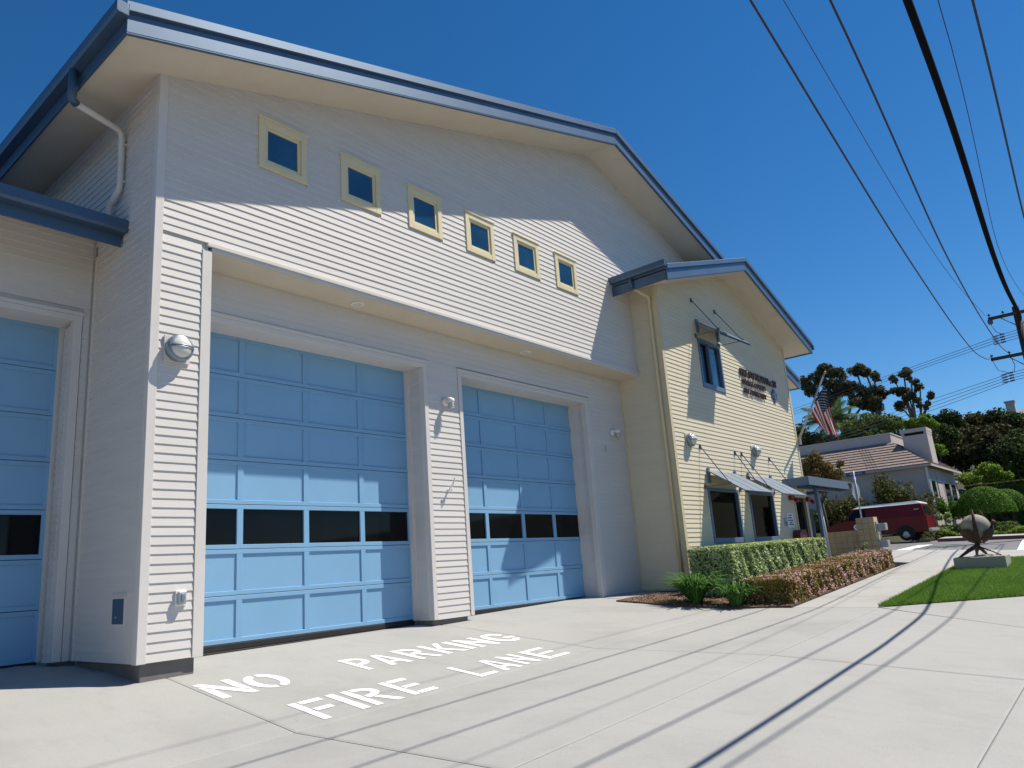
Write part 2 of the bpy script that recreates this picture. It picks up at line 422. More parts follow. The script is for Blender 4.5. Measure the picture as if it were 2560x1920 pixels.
# far pavement across the side street, with its painted kerb
far = empty('far_sidewalk', (36, -6, .7), kind='structure')
b = MB()
for i in range(12):
    ya, yb = -1.25-1.5*i, -1.25-1.5*(i+1)
    za, zb = street_z(35, ya)+.15, street_z(35, yb)+.15
    b.add([(35.0,ya,za-.3),(35.0,yb,zb-.3),(35.0,yb,zb),(35.0,ya,za),(35.16,ya,za),(35.16,yb,zb)], [(0,1,2,3),(3,2,5,4)])
b.build('kerb', MAT['redkerb'], far)
for i in range(12):
    ya, yb = -1.25-1.5*i, -1.25-1.5*(i+1)+.012
    b = MB(); z = [street_z(35, ya)+.15, street_z(35, yb)+.15]
    b.prism([(35.16,ya,z[0]),(35.16,yb,z[1]),(37.0,yb,z[1]+.06),(37.0,ya,z[0]+.06)], (0,0,-.25)); b.build('sidewalk_slab', MAT['conc2'], far)
# garden path rising behind the far pavement at the right
b = MB(); b.prism([(37.0,-5.2,.97),(37.0,-9.5,.85),(42,-9.5,1.75),(42,-6.0,1.75)], (0,0,-.3)); b.build('garden_path', MAT['conc2'], None, kind='structure')
# street markings of the junction
b = MB()
def flatmark(pts, dz=.006):
    b.poly([(x, y, street_z(x, y)+dz) for x, y in pts])
flatmark([(29.0,-.75),(32.6,-.9),(32.9,-1.45),(29.4,-1.3)])
flatmark([(26.6,-5.05),(34.2,-4.5),(34.2,-5.6),(26.6,-6.2)])
flatmark([(27.0,-8.4),(34.2,-7.9),(34.2,-8.3),(27.0,-8.8)])
b.build('crosswalk_marking', MAT['mark'], None, kind='structure')

# planting bed and its bark mulch
def bed_z(x, y): return G(x, y)+.03
bed_poly = [(9.45,-.10),(9.5,-.75),(9.45,-1.30),(9.58,-1.9),(9.8,-2.5),(10.03,-3.37),(17.70,-3.36),(17.80,-2.3),(20.4,-1.85),(20.4,-.72),(11.5,-.72),(10.95,-.55),(10.75,-.25),(10.05,-.06)]
def in_poly(x, y, P):
    c = False; n = len(P)
    for i in range(n):
        x0, y0 = P[i]; x1, y1 = P[(i+1) % n]
        if (y0 > y) != (y1 > y) and x < (x1-x0)*(y-y0)/(y1-y0)+x0: c = not c
    return c
bm = bmesh.new()
vv = [bm.verts.new((x, y, 0)) for x, y in bed_poly]; bm.faces.new(vv)
bmesh.ops.triangulate(bm, faces=bm.faces); bmesh.ops.subdivide_edges(bm, edges=bm.edges, cuts=3, use_grid_fill=True)
bmesh.ops.triangulate(bm, faces=bm.faces)
for v in bm.verts: v.co.z = bed_z(v.co.x, v.co.y)
e = bmesh.ops.extrude_edge_only(bm, edges=[e for e in bm.edges if len(e.link_faces) == 1])
for v in [g for g in e['geom'] if isinstance(g, bmesh.types.BMVert)]: v.co.z -= .12
me = bpy.data.meshes.new('planting_bed'); bm.to_mesh(me); bm.free(); me.materials.append(MAT['mulch'])
tag(link('planting_bed', me), kind='structure')

def scatter_quads(name, pos, size, nrm=None, aspect=1.0, mat=None, parent=None, kind=None, jitter=1.0, fold=0.0):
    """one small leaf face per point; pos (n,3), size (n,), nrm (n,3) preferred facing"""
    n = len(pos); pos = np.asarray(pos, float); size = np.broadcast_to(np.asarray(size, float), (n,))
    rnd = NP.normal(size=(n, 3)); rnd /= np.linalg.norm(rnd, axis=1, keepdims=True)
    nn = rnd if nrm is None else np.asarray(nrm)+rnd*jitter
    nn = nn/np.maximum(np.linalg.norm(nn, axis=1, keepdims=True), 1e-6)
    t = np.cross(nn, NP.normal(size=(n, 3))); t /= np.maximum(np.linalg.norm(t, axis=1, keepdims=True), 1e-6)
    w = np.cross(nn, t)
    a = t*(size[:, None]*.5); c = w*(size[:, None]*.5*aspect)
    # a pointed leaf: tip, side, base, side
    V = np.stack([pos+a, pos+c+nn*size[:, None]*fold, pos-a, pos-c+nn*size[:, None]*fold], 1).reshape(-1, 3)
    me = bpy.data.meshes.new(name)
    me.vertices.add(4*n); me.vertices.foreach_set('co', V.ravel())
    me.loops.add(4*n); me.loops.foreach_set('vertex_index', np.arange(4*n, dtype=np.int32))
    me.polygons.add(n); me.polygons.foreach_set('loop_start', np.arange(0, 4*n, 4, dtype=np.int32))
    me.polygons.foreach_set('loop_total', np.full(n, 4, dtype=np.int32))
    me.update(calc_edges=True); me.materials.append(mat)
    o = link(name, me, parent)
    if kind: o['kind'] = kind
    return o

pts = []
while len(pts) < 5200:
    x, y = NP.uniform(9.0, 11.6), NP.uniform(-3.4, -.2)
    if in_poly(x, y, bed_poly): pts.append((x, y, bed_z(x, y)+NP.uniform(.0, .025)))
scatter_quads('bark_mulch', pts, NP.uniform(.015, .05, len(pts)), np.tile([0,0,1.], (len(pts),1)), .5, MAT['chip'], None, 'stuff', .8)

# lawn on the verge
LX0, LX1 = 9.95, 19.25
lawn_poly = [(9.97,-4.82),(19.25,-4.82),(19.25,-9.0),(12.8,-9.0),(11.6,-7.25)]
bm = bmesh.new()
nx, ny = 30, 16; vid = {}
for j in range(ny+1):
    y = -4.82-4.0*j/ny
    xl = 9.97+(-(y+4.84))*.67
    for i in range(nx+1):
        x = xl+(19.25-xl)*i/nx
        vid[i, j] = bm.verts.new((x, y, G(x, y)+(.03 if 0 < i < nx and j > 0 else .008)))
for j in range(ny):
    for i in range(nx): bm.faces.new((vid[i,j], vid[i,j+1], vid[i+1,j+1], vid[i+1,j]))
bmesh.ops.recalc_face_normals(bm, faces=bm.faces)
me = bpy.data.meshes.new('lawn'); bm.to_mesh(me); bm.free(); me.materials.append(MAT['lawn'])
tag(link('lawn', me), kind='structure')
n = 90000
yy = -4.83-3.6*NP.random(n)**1.15; xl = 9.96+(-(yy+4.84))*.67; xx = xl+(19.25-xl)*NP.random(n)**1.25
zz = np.array([G(a, c) for a, c in zip(xx, yy)])+.045
h = NP.uniform(.035, .07, n)
# blades as upright slivers
ang = NP.uniform(0, 2*np.pi, n); lean = NP.normal(0, .35, (n, 2))
d = np.stack([np.cos(ang), np.sin(ang), np.zeros(n)], 1)*.0045
bp = np.stack([xx, yy, zz-.03], 1); tip = bp+np.stack([lean[:,0]*h, lean[:,1]*h, h], 1)
V = np.stack([bp-d, bp+d, tip], 1).reshape(-1, 3)
me = bpy.data.meshes.new('grass')
me.vertices.add(3*n); me.vertices.foreach_set('co', V.ravel()); me.loops.add(3*n)
me.loops.foreach_set('vertex_index', np.arange(3*n, dtype=np.int32)); me.polygons.add(n)
me.polygons.foreach_set('loop_start', np.arange(0, 3*n, 3, dtype=np.int32)); me.polygons.foreach_set('loop_total', np.full(n, 3, dtype=np.int32))
me.update(calc_edges=True); me.materials.append(MAT['blade'])
tag(link('grass', me), kind='stuff')

# ------------------------------------------------------------------ painted lettering on the driveway
def ring(cx_, cy_, rx, ry, tx, ty, a0, a1, n=14):
    o = [(cx_+rx*math.cos(a0+(a1-a0)*i/n), cy_+ry*math.sin(a0+(a1-a0)*i/n)) for i in range(n+1)]
    q = [(cx_+(rx-tx)*math.cos(a0+(a1-a0)*i/n), cy_+(ry-ty)*math.sin(a0+(a1-a0)*i/n)) for i in range(n+1)]
    return [[o[i], o[i+1], q[i+1], q[i]] for i in range(n)]
PI = math.pi
def letter_polys(ch):
    s = .24
    if ch == 'N': return [[(0,0),(s,0),(s,.56),(0,.84)], [(0,.90),(0,1),(.2,1),(1,.10),(1,0),(.8,0)], [(1-s,.44),(1,.16),(1,1),(1-s,1)]]
    if ch == 'I': return [[(0,0),(1,0),(1,1),(0,1)]]
    if ch == 'L': return [[(0,0),(s,0),(s,1),(0,1)], [(s+.0,0),(1,0),(1,.15),(s,.15)]]
    if ch == 'F': return [[(0,0),(s,0),(s,1),(0,1)], [(s+.06,.85),(1,.85),(1,1),(s+.06,1)], [(s+.06,.42),(.88,.42),(.88,.57),(s+.06,.57)]]
    if ch == 'E': return [[(0,0),(s,0),(s,1),(0,1)], [(s+.06,.85),(1,.85),(1,1),(s+.06,1)], [(s+.06,.43),(.9,.43),(.9,.57),(s+.06,.57)], [(s+.06,0),(1,0),(1,.15),(s+.06,.15)]]
    if ch == 'A': return [[(0,0),(.26,0),(.52,.86),(.52,1),(.38,1)], [(.56,1),(.56,.86),(.74,0),(1,0),(.66,1)], [(.36,.22),(.68,.22),(.65,.36),(.40,.36)]]
    if ch == 'P': return [[(0,0),(s,0),(s,1),(0,1)]]+ring(s+.06,.70,.70,.30,.25,.15,-PI/2,PI/2)
    if ch == 'R': return [[(0,0),(s,0),(s,1),(0,1)]]+ring(s+.06,.71,.66,.29,.25,.15,-PI/2,PI/2)+[[(.44,.42),(.68,.42),(1.02,0),(.74,0)]]
    if ch == 'K': return [[(0,0),(s,0),(s,1),(0,1)], [(s+.05,.50),(.74,1),(1.0,1),(.52,.50)], [(s+.05,.48),(.52,.48),(1.05,0),(.76,0)]]
    if ch == 'O': return ring(.47,.5,.47,.5,.25,.15,PI/2+.12,3*PI/2-.05,18)+ring(.53,.5,.47,.5,.25,.15,-PI/2+.12,PI/2-.05,18)
    if ch == 'G': return ring(.5,.5,.5,.5,.25,.15,PI/2+.2,3*PI/2+.9,22)+ring(.5,.5,.5,.5,.25,.15,.45,PI/2-.02,8)+[[(.56,.34),(1.0,.34),(1.0,.48),(.56,.48)]]
def road_text(name, label, letters, group):
    t = empty(name, (letters[0][1], letters[0][3], G(letters[0][1], letters[0][3])), label, 'road marking', group)
    for ch, x0, x1, yb, yt, sl in letters:
        b = MB()
        for poly in letter_polys(ch):
            q = []
            for u, v in poly:
                x = x0+u*(x1-x0); y = yb+v*(yt-yb)+sl*u*(x1-x0)
                q.append((x, y, G(x, y)+.004))
            b.poly(q)
        b.build('letter_'+ch.lower(), MAT['mark'], t)
grp = 'painted words on the driveway'
road_text('painted_lettering', 'white stencilled word NO painted on the concrete beside the corner pillar',
          [('N',.40,.81,-1.07,-.44,0),('O',.86,1.30,-1.07,-.47,0)], grp)
road_text('painted_lettering', 'white stencilled word PARKING painted on the concrete in front of the pier',
          [('P',2.22,2.53,-1.14,-.52,-.05),('A',2.56,2.92,-1.15,-.57,-.06),('R',3.05,3.41,-1.17,-.54,-.07),('K',3.52,3.90,-1.18,-.56,-.07),('I',3.96,4.07,-1.19,-.60,-.07),('N',4.16,4.55,-1.20,-.60,-.07),('G',4.62,5.09,-1.24,-.60,-.06)], grp)
road_text('painted_lettering', 'white stencilled word FIRE painted below the word NO on the concrete',
          [('F',.74,1.11,-2.28,-1.67,0),('I',1.19,1.29,-2.29,-1.67,0),('R',1.37,1.74,-2.29,-1.68,0),('E',1.88,2.24,-2.29,-1.69,0)], grp)
road_text('painted_lettering', 'white stencilled word LANE painted below the word PARKING on the concrete',
          [('L',2.92,3.23,-2.30,-1.72,0),('A',3.34,3.67,-2.31,-1.75,-.03),('N',3.76,4.06,-2.30,-1.76,-.02),('E',4.20,4.66,-2.33,-1.79,0)], grp)
slab('concrete_slab', [(9.95, -2.385), (11.57, -2.385), (11.57, .56), (9.95, .56)], MAT['conc'], drive, 4)

# ------------------------------------------------------------------ fire station
ST = empty('fire_station', (5.8, 0, 0), 'pale clapboard fire station with blue metal gable roofs and big light blue bay doors', 'fire station')
PITCH = .1047
RIDGE_X, SLOPE = 10.35, .302
def zs_main(x): return 7.24+SLOPE*x if x <= RIDGE_X else 7.24+SLOPE*(2*RIDGE_X-x)
OR_X = 15.72
def zs_off(x): return 8.45-.32*abs(x-OR_X)

def part(name, mb, mat, parent=ST, **k): return mb.build(name, mat, parent, **k)

# structural walls behind the boards
def wall_part(name, mb, mat): return mb.build(name, mat, ST)
b = MB()
W0 = .014                                      # sheathing sits behind the boards
b.prism([(0,W0,-.02),(.70,W0,-.02),(.70,W0,5.06),(0,W0,5.06)], (0,.50,0))
b.prism([(0,W0,5.06),(20.7,W0,5.06),(20.7,W0,7.20),(RIDGE_X,W0,zs_main(RIDGE_X)-.02),(0,W0,7.20)], (0,.35,0))
front_wall = wall_part('front_wall', b, MAT['siding'])
b = MB()
RY = .542
for (x0, x1, z0, z1) in [(.70,11.60,4.30,5.00),(.70,.76,-.02,4.30),(4.97,5.90,-.02,4.30),(9.99,11.60,-.02,4.30)]:
    b.box(x0, x1, RY+W0, RY+.42, z0, z1)
recess_wall = wall_part('recess_wall', b, MAT['siding'])
b = MB(); b.box(W0, .30, .52, 1.78, -.02, 7.2); b.box(W0, .30, 1.78, 16, 4.4, 7.2); side_wall = wall_part('side_wall', b, MAT['siding'])
b = MB()
AY = 1.76
for (x0, x1, z0, z1) in [(-12,0,4.36,5.62),(-.16,0,-.02,4.36),(-12,-4.5,-.02,4.36)]:
    b.box(x0, x1, AY+W0, AY+.40, z0, z1)
annex_wall = wall_part('annex_wall', b, MAT['siding'])
OY = -.69
b = MB()
def oy_rect(x0, x1, z0, z1): b.box(x0, x1, OY+W0, OY+.22, z0, z1)
# office front with its openings left open
wins = [(13.60,14.94,4.87,6.17),(13.05,14.82,.97,2.29),(15.50,17.22,.97,2.28),(18.90,19.86,.02,2.24)]
b.prism([(11.60,OY+W0,6.17),(20.0,OY+W0,6.17),(20.0,OY+W0,zs_off(20.0)),(OR_X,OY+W0,zs_off(OR_X)),(11.60,OY+W0,zs_off(11.6))], (0,.22,0))
for r in [(11.6,13.60,4.87,6.17),(14.94,20.0,4.87,6.17),(11.6,20.0,2.29,4.87),(11.6,13.05,0,2.29),(14.82,15.50,0,2.29),(17.22,18.90,0,2.29),(19.86,20.0,0,2.29),(13.05,14.82,0,.97),(15.50,17.22,0,.97),(18.9,19.86,2.24,2.29)]:
    oy_rect(*r)
b.box(19.78,20.0,OY+.22,6,0,6.9)
office_wall = wall_part('office_wall', b, MAT['cream'])
b = MB(); b.box(11.594+W0, 11.9, OY+.22, .98, 0, 7.1); office_side_wall = wall_part('office_side_wall', b, MAT['cream'])
b = MB(); b.box(20.0,22.4,.7,.9,.2,6.6); b.box(22.2,22.4,.9,9,.2,6.2); part('rear_wall', b, MAT['cream'])

# clapboards: each row one board, thicker at its lower edge
def board(mb, p, u, n, u0, u1, z0, z1, lap=.0135, top=.0005):
    """p origin, u unit along wall, n unit outward"""
    def P(a, z, o): return (p[0]+u[0]*a+n[0]*o, p[1]+u[1]*a+n[1]*o, z)
    back = -.010
    mb.add([P(u0,z0,lap),P(u1,z0,lap),P(u1,z1+.012,top),P(u0,z1+.012,top),P(u0,z0,back),P(u1,z0,back),P(u1,z1+.012,back),P(u0,z1+.012,back)],
           [(0,1,2,3),(0,4,5,1),(0,3,7,4),(1,5,6,2)])
def cut(segs, a, c):
    out = []
    for s0, s1 in segs:
        if c <= s0 or a >= s1: out.append((s0, s1)); continue
        if a > s0: out.append((s0, a))
        if c < s1: out.append((c, s1))
    return out
BUDGET = [300]; OVER = {}
def boards(wall, mat, origin, u, n, zlo, zhi, segfn, singles=True, seed=0, name='siding_board', z_of=None):
    r = random.Random(seed); rest = MB(); z = zlo; made = 0
    while z < zhi-.02:
        z1 = min(z+PITCH, zhi); segs = segfn(z, z1); mb = MB() if singles else rest
        any_ = False
        for s0, s1 in segs:
            if s1-s0 < .02: continue
            a = s0
            # random butt joints on long runs
            board(mb, origin, u, n, s0, s1, z+r.uniform(-.0016,.0016), z1, .0135+r.uniform(-.001,.0012)); any_ = True
            if singles and BUDGET[0] > 0:
                mb.build(name, mat, wall); made += 1; BUDGET[0] -= 1; mb = MB()
            elif singles:
                OVER.setdefault(mat.name, MB()).add(mb.v, mb.f); mb = MB()
        z += PITCH
    if not singles: return rest
    return made

WIN = [(1.40+1.42*i, 2.22+1.42*i, 6.465, 7.285) for i in range(6)]
WIN = [(1.395,2.21),(2.835,3.645),(4.252,5.068),(5.69,6.50),(7.10,7.92),(8.495,9.29)]
WZ0, WZ1 = 6.462, 7.25
def seg_front(z0, z1):
    if z0 < 5.055: s = [(.092, .600)]
    else:
        lo = max(.092, (z0-7.24)/SLOPE-.05); hi = min(11.588 if z0 < 7.0 else 20.7, 2*RIDGE_X-(z0-7.24)/SLOPE+.05)
        if z0 < 5.02: hi = 11.588
        s = [(lo, hi)] if hi > lo else []
    if z1 > WZ0 and z0 < WZ1:
        for a, c in WIN: s = cut(s, a, c)
    return s
n1 = boards(front_wall, MAT['siding'], (0,0,0), (1,0), (0,-1), -.022, 5.0, lambda a, c: [(.092,.600)], seed=1)
n1 += boards(front_wall, MAT['siding'], (0,0,0), (1,0), (0,-1), 5.060, 10.34, seg_front, seed=2)
def seg_side(z0, z1): return [(.092, 1.70)] if z0 < 5.35 else [(.092, 14)]
n3 = boards(side_wall, MAT['siding'], (0,0,0), (0,1), (-1,0), -.022, 7.24, seg_side, seed=4)
def seg_rec(z0, z1):
    if z0 > 4.34: return [(.76, 11.585)]
    return [(5.06, 5.82), (10.10, 11.585)]
def seg_off(z0, z1):
    lo = 11.69; hi = 19.90
    if z0 > 6.9: lo = max(lo, OR_X-(8.45-z0)/.32-.03); hi = min(hi, OR_X+(8.45-z0)/.32+.03)
    s = [(lo, hi)] if hi > lo else []
    for a, c, w0, w1 in wins:
        if z1 > w0+.01 and z0 < w1-.01: s = cut(s, a-.012, c+.012)
    return s
n2 = boards(office_wall, MAT['cream'], (0,OY,0), (1,0), (0,-1), -.022, 8.44, seg_off, seed=3)
left = 300-n1-n2-n3
zsplit = 4.95-PITCH*max(left, 0)
rest = OVER.pop(MAT['siding'].name, None) or MB()
if left > 0: boards(recess_wall, MAT['siding'], (0,RY,0), (1,0), (0,-1), zsplit, 4.95, seg_rec, seed=5)
def more(*a, **k):
    mb = boards(*a, singles=False, **k); rest.add(mb.v, mb.f)
if zsplit > 0: more(recess_wall, MAT['siding'], (0,RY,0), (1,0), (0,-1), -.022, zsplit, seg_rec, seed=6)
more(annex_wall, MAT['siding'], (0,AY,0), (1,0), (0,-1), -.022, 5.6, lambda a, c: [(-11.9,-.045)] if a > 4.40 else [(-.125,-.045)], seed=7)
# returns of the door reveals
for (xa, ya, xb, yb) in [(4.957,RY+.035,4.975,.93),(9.965,RY+.035,10.03,.93),(-.235,AY+.035,-.225,2.13)]:
    L = math.hypot(xb-xa, yb-ya); u = ((xb-xa)/L, (yb-ya)/L)
    more(recess_wall, MAT['siding'], (xa,ya,0), u, (-u[1], u[0]), -.022, 4.24, lambda a, c, L=L: [(.06, L-.07)], seed=8)
rest.build('siding_boards', MAT['siding'], ST, kind='stuff')
rest = OVER.pop(MAT['cream'].name, None) or MB()
more(office_side_wall, MAT['cream'], (11.594,0,0), (0,1), (-1,0), .03, 7.1, lambda a, c: [(-.60,-.002)] if a > 5.0 else [(-.60,.53)], seed=9)
rest.build('siding_boards', MAT['cream'], ST, kind='stuff')

# corner boards and trims
def tb(name, mat, *boxes, parent=ST, bevel=.004):
    b = MB()
    for q in boxes: b.box(*q)
    return b.build(name, mat, parent, bevel=bevel)
tb('corner_board', MAT['trim'], (-.020,.088,-.022,.0,-.03,7.235))
tb('corner_board', MAT['trim'], (-.020,.0,.002,.088,-.03,7.22))
tb('corner_board', MAT['trim'], (.604,.735,-.022,.50,-.03,4.955))
tb('corner_board', MAT['trim'], (-.020,0,1.70,1.755,-.03,5.25))
tb('corner_board', MAT['creamtrim'], (11.568,11.685,-.712,-.69,.0,7.10))
tb('corner_board', MAT['creamtrim'], (11.570,11.592,-.689,-.602,.0,7.08))
tb('corner_board', MAT['creamtrim'], (11.570,11.59,.50,.540,.0,4.95))
tb('corner_board', MAT['creamtrim'], (19.905,20.02,-.712,-.69,.0,7.06))
tb('corner_board', MAT['creamtrim'], (20.001,20.022,-.689,-.60,.0,7.02))
# band, drip edge and soffit of the bay overhang
tb('band_board', MAT['trim'], (.735,11.585,-.026,.0,4.955,5.003))
tb('drip_cap', MAT['trim'], (.66,11.585,-.048,.0,5.005,5.058))
tb('bay_soffit', MAT['soffit'], (.735,11.59,.001,.555,4.95,5.0), bevel=0)
# foundation
b = MB(); b.box(.05,.66,.04,.5,-.6,-.024); b.box(.05,.3,.5,1.75,-.6,-.024); b.box(-.14,.05,1.80,2.2,-.5,-.024)
b.box(4.985,5.80,.575,.97,-.5,-.024); b.box(10.03,11.6,.575,.97,-.5,-.024); b.box(11.62,20.0,-.64,-.5,-.6,.0); b.box(11.62,11.9,-.6,.57,-.6,.028)
part('foundation', b, MAT['found'], bevel=.006, kind='stuff')

# door casings
def casing(xo0, xi0, xi1, xo1, y, ztop, name='door_casing'):
    b = MB()
    if xo0 is not None: b.box(xo0, xi0, y-.022, y+.03, -.02, ztop)
    b.box(xi1, xo1, y-.022, y+.03, -.02, ztop)
    l = xo0 if xo0 is not None else xi0
    b.box(l-.002, xo1+.002, y-.024, y+.03, ztop, ztop+.075)
    o = b.build(name, MAT['trim'], ST, bevel=.004)
    b = MB(); b.box(l-.02, xo1+.02, y-.045, y+.0, ztop+.077, ztop+.125); b.build('head_flashing', MAT['trim'], o, bevel=.004)
    return o
DY = .995
casing(None, .74, 4.957, 5.05, RY, 4.233)
casing(5.830, 5.922, 9.965, 10.12, RY, 4.215)
casing(None, -4.60, -.235, -.135, AY, 4.29)
# inner jamb trim and header reveal
b = MB()
b.box(.76, 5.02, RY+.03, DY+.02, 4.245, 4.30); b.box(4.93, 5.05, .93, DY+.02, -.02, 4.243); b.box(4.955,4.985,RY+.03,.64,-.02,4.243)
b.box(5.90, 10.15, RY+.03, DY+.02, 4.225, 4.30); b.box(9.985, 10.15, .93, DY+.02, -.02, 4.223); b.box(9.963,9.995,RY+.03,.64,-.02,4.223)
b.box(5.83,5.90,RY+.03,DY+.02,-.02,4.223)
b.box(-4.6, -.15, AY+.03, 2.22, 4.30, 4.36); b.box(-.26, -.14, 2.13, 2.22, -.02, 4.298); b.box(-.237,-.2,AY+.03,AY+.10,-.02,4.298)
part('door_jamb', b, MAT['trim'])

# sectional bay doors: seven sections of four panels, the fifth glazed
def bay_door(x0, x1, y, z0, z1, label, stiles):
    d = empty('garage_door', ((x0+x1)/2, y, z0), None); d.parent = ST; d.location = Vector(((x0+x1)/2, y, z0))-ST.location
    d['label'] = label
    nrow = 7; h = (z1-z0)/nrow; ST_W = .092
    cols = [x0]+stiles+[x1]
    fr = MB()
    for r in range(nrow):
        za, zb = z0+h*r+.004, z0+h*(r+1)-.004
        rail = .058
        # rails (slightly proud tongue at the meeting joint) and stiles
        fr.box(x0, x1, y-.0, y+.045, za, za+rail); fr.box(x0, x1, y-.0, y+.045, zb-rail, zb)
        for k, cx_ in enumerate(cols):
            a, c = (cx_, cx_+.06) if k == 0 else ((cx_-.06, cx_) if k == len(cols)-1 else (cx_-ST_W/2, cx_+ST_W/2))
            fr.box(a, c, y+.0005, y+.044, za+rail, zb-rail)
    fo = fr.build('door_frame', MAT['doorrail'], d, bevel=.003)
    for r in range(nrow):
        za, zb = z0+h*r+.062, z0+h*(r+1)-.062
        for k in range(len(cols)-1):
            a = cols[k]+(.06 if k == 0 else ST_W/2); c = cols[k+1]-(.06 if k == len(cols)-2 else ST_W/2)
            if r == 2:
                b = MB(); b.box(a, c, y+.030, y+.036, za-.006, zb+.006); b.build('window_pane', MAT['darkglass'], d)
            else:
                b = MB(); b.box(a-.004, c+.004, y+.021, y+.03, za-.004, zb+.004); b.build('door_panel', MAT['door'], d)
    b = MB(); b.box(x0, x1, y-.004, y+.04, z0-.085, z0-.002); b.box(x0, x1, y-.012, y+.045, z0-.16, z0-.088); b.build('bottom_seal', MAT['rubber'], d, bevel=.008)
    b = MB(); b.box(x0, x1, y+.06, y+.09, z0-.2, z1+.1); b.build('door_backing', MAT['rubber'], d)
    return d
bay_door(.74, 4.965, DY, -.002, 4.262, 'light blue bay door in the left bay of the gabled front', [1.775,2.86,3.92])
bay_door(5.90, 10.075, DY, .018, 4.245, 'light blue bay door between the pier and the cream wing', [6.935,8.04,9.085])
bay_door(-4.47, -.245, 2.19, -.02, 4.315, 'shaded light blue bay door of the low left annex', [-3.41,-2.36,-1.30])

# ---------------- roofs
def slope_prism(mb, xa, xb, fz, d0, d1, y0, y1, mi=0):
    """slab following roof line fz from xa to xb, between offsets d0 and d1"""
    mb.prism([(xa,y0,fz(xa)+d0),(xb,y0,fz(xb)+d0),(xb,y0,fz(xb)+d1),(xa,y0,fz(xa)+d1)], (0,y1-y0,0), mi)
YF = -.80
def rake(fz, x0, xr, x1, yf, parent, y_split=None):
    def half(xa, xb):
        b = MB(); slope_prism(b, xa, xb, fz, -.07, .165, yf, yf+.03); b.build('rake_fascia', MAT['roof'], parent, bevel=.003)
        b = MB(); slope_prism(b, xa-.02 if xa < xb and xa == x0 else xa, xb, fz, .185, .315, yf-.045, yf+.03)
        slope_prism(b, xa, xb, fz, .166, .184, yf-.02, yf+.03); b.build('rake_flashing', MAT['roof'], parent, bevel=.003)
    half(x0, xr); half(xr, x1)
roof = empty('roof', (0,0,0)); roof.parent = ST; roof.location = Vector((RIDGE_X, 0, 7.2))-ST.location
XE0, XE1 = -.77, 23.4
# rakes
for xa, xb, yf in [(XE0,RIDGE_X,YF),(RIDGE_X,20.6,YF),(20.6,XE1,0.0)]:
    b = MB(); slope_prism(b, xa, xb, zs_main, -.07, .165, yf, yf+.03); b.build('rake_fascia', MAT['roof'], roof, bevel=.003)
    b = MB(); slope_prism(b, xa-(.03 if xa == XE0 else 0), xb, zs_main, .190, .315, yf-.045, yf+.03)
    b.build('rake_flashing', MAT['roof'], roof, bevel=.004)
    b = MB(); slope_prism(b, xa, xb, zs_main, .166, .189, yf-.006, yf+.03); slope_prism(b, xa, xb, zs_main, -.088, -.071, yf+.004, yf+.05)
    b.build('drip_edge', MAT['gutter'], roof)
# soffits (cream boards under the overhang) and the metal roof above
b = MB(); slope_prism(b, XE0+.03, RIDGE_X, zs_main, -.03, -.008, YF+.03, 16); b.build('soffit', MAT['soffit'], roof)
b = MB(); slope_prism(b, RIDGE_X, 20.6, zs_main, -.03, -.008, YF+.03, 9); slope_prism(b, 20.6, XE1, zs_main, -.03, -.008, .03, 9); b.build('soffit', MAT['soffit'], roof)
b = MB(); slope_prism(b, XE0, RIDGE_X, zs_main, .20, .29, YF+.03, 16); b.build('roof_panel', MAT['roof'], roof)
b = MB(); slope_prism(b, RIDGE_X, 20.6, zs_main, .20, .29, YF+.03, 16); slope_prism(b, 20.6, XE1, zs_main, .20, .29, .03, 16); b.build('roof_panel', MAT['roof'], roof)
b = MB()
for i in range(34):
    y = YF+.5+.48*i; slope_prism(b, XE0, RIDGE_X, zs_main, .291, .325, y, y+.02)
b.build('standing_seams', MAT['roof'], roof, kind='stuff')
zE = zs_main(XE0)
b = MB(); b.box(XE0-.0, XE0+.03, YF+.03, 16, zE-.07, zE+.165); b.build('eave_fascia', MAT['gutter'], roof, bevel=.003)
def gutter(mb, x0, x1, y0, y1, zt, h, outer):
    """box gutter along y; outer = -1 if its front faces -x"""
    t = .006
    xo, xi = (x0, x1) if outer < 0 else (x1, x0)
    mb.prism([(xo,y0,zt),(xo,y0,zt-h*.75),(xo-outer*.02,y0,zt-h),(xi,y0,zt-h),(xi,y0,zt),(xi+outer*t,y0,zt),(xi+outer*t,y0,zt-h+t),(xo-outer*(.02+t),y0,zt-h+t),(xo-outer*t,y0,zt-h*.73),(xo-outer*t,y0,zt)], (0,y1-y0,0))
    mb.box(min(xo,xi)+.001, max(xo,xi)-.001, y0+.001, y0+.006, zt-h+.01, zt-.002)
b = MB(); gutter(b, XE0-.135, XE0-.002, YF-.045, 16, 7.275, .155, -1); b.build('gutter', MAT['gutter'], roof)
b = MB(); b.box(XE1, XE1+.02, .03, 9, zs_main(XE1)-.07, zs_main(XE1)+.165); b.box(XE1+.02, XE1+.13, .0, 9, zs_main(XE1)+.05, zs_main(XE1)+.2); b.build('eave_fascia', MAT['gutter'], roof)

